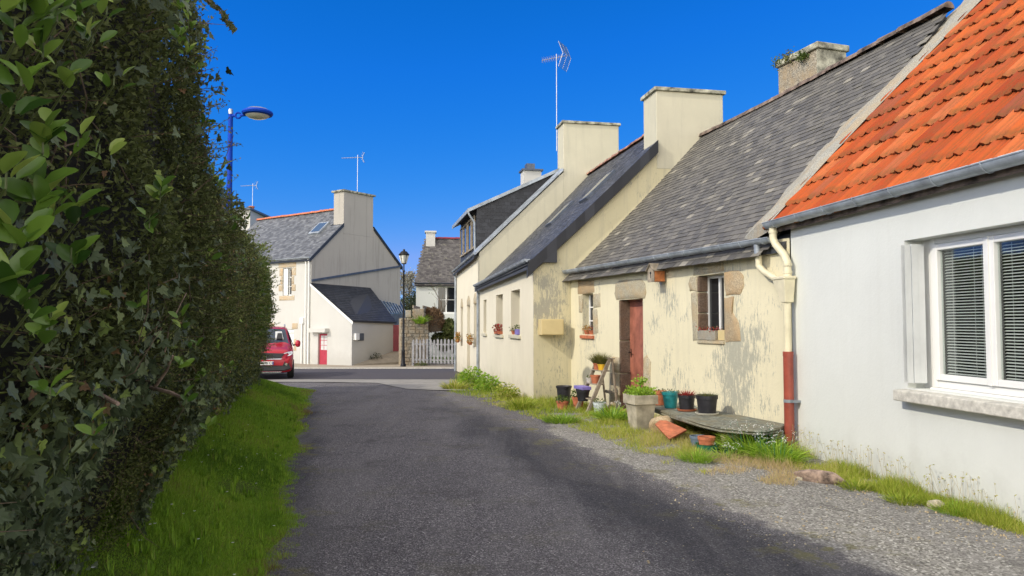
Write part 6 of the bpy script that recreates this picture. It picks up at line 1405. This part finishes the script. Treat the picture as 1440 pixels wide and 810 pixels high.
pc = f2.p(pu+.02,.78,pd-.05); m = MB(); m.tube([f2.p(pu,.55,pd-.05), pc], [.006,.004], 5, cap=False); m.build('stem', M['green_plastic'], PT); nL = 90; scatter('rosette', 'oval', np.array(pc)+RNG.normal(size=(nL,3))*np.array([.05,.05,.03]), unit(rdir(nL)+np.array([0,0,.3])), unit(rdir(nL)+np.array([0,0,1])), .055, .026, RNG.uniform(.2,.7,nL), M['wild_green'], PT)

# slate bench on stones
BN = root('slate_bench', (3.0,10.9,0), 'rough slate slab laid on granite stones as a low bench against the cottage', 'bench')
zt = .335
def onz(px, py, z): r = R(px, py); return CAMP+r*((z-EYE)/r.z)
outl = [(905,570),(914,574),(930,580),(958,589),(985,597),(1012,603),(1045,607),(1075,608),(1098,604)]
fr_pts = [onz(px, py-3, zt) for px, py in outl]
bk = [f2.p(7.50,zt,.02), f2.p(6.9,zt,.015), f2.p(6.2,zt,.015), f2.p(5.4,zt,.015), f2.p(4.85,zt,.05)]
top = [(p.x, p.y, zt+random.uniform(-.006,.006)) for p in fr_pts]+[(p.x, p.y, zt+.01) for p in bk]
cx_ = sum(p[0] for p in top)/len(top); cy_ = sum(p[1] for p in top)/len(top); n = len(top); vs = []
for lv, s_ in ((0,1.0),(-.022,1.012),(-.04,.985),(-.062,.995),(-.08,.95)): vs += [(cx_+(p[0]-cx_)*s_+random.uniform(-.01,.01)*(lv<0), cy_+(p[1]-cy_)*s_+random.uniform(-.01,.01)*(lv<0), p[2]+lv) for p in top]
m = MB(); m.add(vs, [tuple(range(n)), tuple(reversed(range(4*n,5*n)))]+[(j*n+i, (j+1)*n+i, (j+1)*n+(i+1)%n, j*n+(i+1)%n) for j in range(4) for i in range(n)], .3); m.build('slab', M['slate_slab'], BN)
def boulder(name, c, s, mat, parent=None, label=None, cat='stone', seed=1, rz=0, flat=1.0, group=None):
    bm = bmesh.new(); bmesh.ops.create_icosphere(bm, subdivisions=4, radius=1); r = np.random.default_rng(seed)
    co = np.array([v.co[:] for v in bm.verts]); dirs = unit(r.normal(size=(9,3))); cut = r.uniform(.62,.9,9); rad = np.ones(len(co))
    for d, c_ in zip(dirs, cut): pr = co@d; rad = np.minimum(rad, np.where(pr > .05, c_/np.maximum(pr,.05), 9))
    co = co*rad[:,None]*(1+.035*clumpy(co,5,seed))[:,None]
    rot = Matrix.Rotation(rz, 3, 'Z'); m = MB(); m.v = [tuple(Vector(c)+rot@Vector((p[0]*s[0], p[1]*s[1], p[2]*s[2]))) for p in co]; m.f = [tuple(v.index for v in f.verts) for f in bm.faces]; m.t = [.3]*len(m.f); m.m = [0]*len(m.f); bm.free()
    o_ = m.build(name, M[mat], parent, smooth=True, origin=None if parent else (c[0],c[1],c[2]-s[2]*.8))
    if label: tag(o_, label, cat, group)
    return o_
p_ = onz(925,602,.12); boulder('support_stone', (p_.x+.10,p_.y+.16,.11), (.20,.22,.20), 'granite_orange', BN, seed=3, rz=.3)
p_ = onz(1025,618,.14); boulder('support_stone', (p_.x+.06,p_.y+.06,.17), (.20,.20,.13), 'granite', BN, seed=4, rz=.2)
boulder('support_stone', (p_.x+.02,p_.y+.02,.02), (.16,.18,.10), 'granite', BN, seed=8, rz=.9)
p_ = onz(1046,616,.14); boulder('support_stone', (p_.x+.12,p_.y+.02,.14), (.15,.12,.12), 'slate_slab', BN, seed=6, rz=.5)
boulder('support_stone', tuple(f2.p(7.42,.15,.14)), (.12,.13,.16), 'granite', BN, seed=7, rz=.5)
# pots on the bench
def bench(px, d): # point on the slab at a pixel column, d from the wall
    for u in np.linspace(4.6,7.6,400):
        p = f2.p(u, 0, d)
        if p.x/p.y*F*1.0+720 >= px: return f2.p(u, zt+.006, d)
flowerpot('flower_pot', bench(926,.42), .085, .115, .235, 'terracotta', 'plain terracotta pot at the left end of the slate bench', plant=('oval','fresh_leaf',40,.03,.018,.08,.3))
flowerpot('flower_pot', bench(941,.47), .095, .13, .255, 'teal_plastic', 'glossy teal pot on the slate bench', plant=('oval','fresh_leaf',60,.03,.018,.07,.4))
flowerpot('flower_pot', bench(964,.45), .105, .13, .25, 'black_plastic', 'black pot with reddish succulent on a terracotta saucer', plant=('blade','red_flower',160,0,.012,.11,.3), saucer='terracotta')
flowerpot('flower_pot', bench(992,.42), .125, .155, .29, 'black_plastic', 'largest black pot on a pale saucer at the middle of the bench', plant=('blade','heather',220,0,.006,.09,.3), saucer='cream_pot')
# things under the bench
m = MB(); a_, b_, c_, d_ = at(921,596,11.2), at(931,588,11.5), at(966,604,10.9), at(941,617,10.65); poly_slab(m, [a_,b_,c_,d_], (.01,.03,-.03)); o = m.build('clay_slab', M['terracotta'], None, bevel=.008, origin=(d_.x,d_.y,0)); tag(o, 'tilted orange clay slab leaning under the left end of the bench', 'clay slab')
def gp(px, py, d=0): p = G(px, py); return (p.x+d*.95, p.y+d*.31, -.01)
flowerpot('flower_pot', gp(973,632,.10), .085, .11, .19, 'grey_blue_plastic', 'grey-blue pot in the shade under the bench')
rt = root('basin', gp(993,636,.02), 'dark green plastic basin on the ground under the bench', 'basin'); c = gp(993,636,.02); m = MB(); m.lathe(c, [(0,0),(.12,0),(.155,.12),(.165,.125),(.15,.12),(.115,.015),(0,.013)], 24); m.build('shell', M['green_plastic'], rt, smooth=True)
flowerpot('flower_pot', (c[0]-.01,c[1]+.0,c[2]+.016), .085, .11, .20, 'terracotta', 'terracotta pot standing in the green basin under the bench')
c = gp(1000,636,.15); clump('bench_plant', (c[0]+.05,c[1],.0), .12, .26, 90, 0, .012, 'wild_green', 'arching green leaves growing out beside the green basin', 'plant', group=gw, spread=1.3)
# stones and rotten log by the white wall
c = at0(1140,672); 
p_ = at0(1152,680); boulder('rotten_log', (p_[0]+.02,p_[1]+.05,.055), (.27,.10,.085), 'rotten_wood', None, 'pinkish brown rotten log lying at the foot of the white wall', 'log', seed=12, rz=-.55)
p_ = at0(1318,716); boulder('pale_stone', (p_[0],p_[1]+.02,.04), (.075,.07,.055), 'granite', None, 'pale rounded stone in the grass against the white wall', 'stone', seed=14)
for i, (px, py, s_, l_) in enumerate(((1162,745,.016,'tiny white pebble on the dark lane edge'),(1128,676,.05,'small dark-holed stone left of the rotten log'))):
    p_ = at0(px,py); boulder('small_stone', (p_[0],p_[1],s_*.6), (s_*1.2,s_,s_*.8), 'granite', None, l_, 'stone', seed=20+i)

# birdhouse
BHc = f2.p(4.25, 2.47, 0); BH = root('birdhouse', tuple(BHc), 'small wooden birdhouse hung under the cottage gutter', 'birdhouse')
u0, u1, d0, d1 = 4.15, 4.36, .05, .27
m = MB(); m.box(f2, u0, u1, 2.44, 2.64, d0, d1-.02); body_ = m.build('box', M['wood_orange'], BH, bevel=.003)
m = MB(); poly_slab(m, [f2.p(u0-.005,2.43,d1), f2.p(u1+.005,2.43,d1), f2.p(u1+.005,2.64,d1), f2.p((u0+u1)/2,2.745,d1), f2.p(u0-.005,2.64,d1)], -f2.N*.019); m.build('front', M['wood_grey'], BH, bevel=.002)
m = MB(); uc = (u0+u1)/2; m.tube([f2.p(uc,2.59,d1+.001), f2.p(uc,2.59,d1+.004)], .024, 14); m.box(f2, uc-.008, uc+.008, 2.50, 2.58, d1+.0005, d1+.003); m.build('hole', M['dark_inside'], BH)
m = MB(); 
for sg in (-1, 1): poly_slab(m, [f2.p(uc,2.765,d1+.03), f2.p(uc+sg*.135,2.635,d1+.03), f2.p(uc+sg*.135,2.635,.03), f2.p(uc,2.765,.03)], Vector((0,0,-.014)))
m.build('roof', M['wood_grey'], BH)
m = MB(); m.box(f2, uc-.02, uc+.02, 2.46, 2.72, .0, .05); m.build('bracket', M['wood_grey'], BH)
# box on the end wall of the forward house
BX = root('wall_box', tuple(e3.p(.38,1.44,0)), 'plain yellow-cream utility box fixed to the shaded end wall', 'utility box')
m = MB(); m.box(e3, .115, .635, 1.44, 1.80, .0, .30); m.build('case', M['box_yellow'], BX, bevel=.008)
m = MB(); m.box(e3, .14, .61, 1.46, 1.78, .301, .308); m.build('cover', M['box_yellow'], BX, bevel=.004)
# window boxes and hanging flowers
def flowers(name, fr, u, z, d, w_, h, mat, label, n=150, box=None, group='flowers on the house fronts', L_=.035):
    rt = root(name, tuple(fr.p(u, z, d)), label, 'flowers', group)
    if box: m = MB(); m.box(fr, u-w_/2, u+w_/2, z, z+box[1], d-.07, d+.07); m.build('trough', M[box[0]], rt, bevel=.006); zb_ = z+box[1]
    else: zb_ = z; m = MB(); m.lathe(tuple(fr.p(u, z, d)), [(0,0),(.05,0),(.075,.10),(.07,.10),(0,.09)], 12); m.build('pot', M['terracotta'], rt, smooth=True); zb_ = z+.1
    P = np.array([tuple(fr.p(u+RNG.uniform(-w_/2,w_/2), zb_+RNG.uniform(-.25,1)*h, d+RNG.uniform(-.08,.10))) for _ in range(n)]); scatter('blooms', 'oval', P, unit(rdir(n)+np.array([0,0,.2])), rdir(n), L_*RNG.uniform(.6,1.3,n), L_*.7, RNG.uniform(0,1,n), M[mat], rt)
flowers('window_flowers', f2, .80, 1.455, -.05, .24, .10, 'orange_flower', 'orange and green flowers on the cottage small window sill', 110, L_=.03)
flowers('window_flowers', f2, 1.05, 1.455, -.05, .16, .08, 'red_flower', 'red flowers at the right of the cottage small window sill', 60, L_=.026)
flowers('window_flowers', f2, 5.62, 1.44, -.03, .50, .06, 'red_flower', 'thin reddish trailing stems in a pale trough at the larger cottage window', 90, box=('cement', .15), L_=.03)
m = MB(); m.box(f2, 5.885, 6.06, 1.44, 1.60, -.10, -.0); o = m.build('window_box', M['box_yellow'], None, bevel=.005, origin=f2.p(5.97,1.44,-.05)); tag(o, 'ochre block beside the trough at the larger cottage window', 'box')
flowers('window_flowers', f3, -1.75, 1.42, -.02, .34, .10, 'fresh_leaf', 'green plants in a dark blue trough on the nearest sill of the forward house', 90, box=('purple_plastic', .14))
flowers('window_flowers', f3, -2.35, 1.42, -.02, .28, .10, 'heather', 'pale plant in a pot on the nearest sill of the forward house', 90)
flowers('window_flowers', f3, -4.35, 1.40, .03, .75, .20, 'red_flower', 'pinkish red flowers on the middle sill of the forward house', 330, box=('terracotta', .08), L_=.045)
flowers('hanging_flowers', f3, -12.9, .95, .14, .40, .30, 'orange_flower', 'orange flowers on the far window of the dormer house', 260, L_=.06)
flowers('hanging_flowers', f3, -9.35, .95, .14, .36, .26, 'orange_flower', 'orange flowers on the near window of the dormer house', 240, L_=.055)
# plants growing on the stone chimney
for i, (u_, d_, z_, r_, n_, lab) in enumerate(((3.22,-3.35,7.12,.10,220,'green tuft at the far corner of the stone chimney top'),(3.55,-3.32,7.12,.10,200,'brown-green tuft on the stone chimney rim'),(3.98,-3.30,6.98,.09,240,'small leafy plant growing from the side of the stone chimney'))):
    c = f2.p(u_, z_, d_); rt = root('chimney_plant', tuple(c), lab, 'plant', gw)
    P = np.array(c)+RNG.normal(size=(n_,3))*r_*np.array([.7,.7,.55]); scatter('leaves', 'oval', P, rdir(n_), rdir(n_), .045, .026, np.clip(RNG.normal(.35,.25,n_),0,1), M['fresh_leaf' if i != 1 else 'heather'], rt)
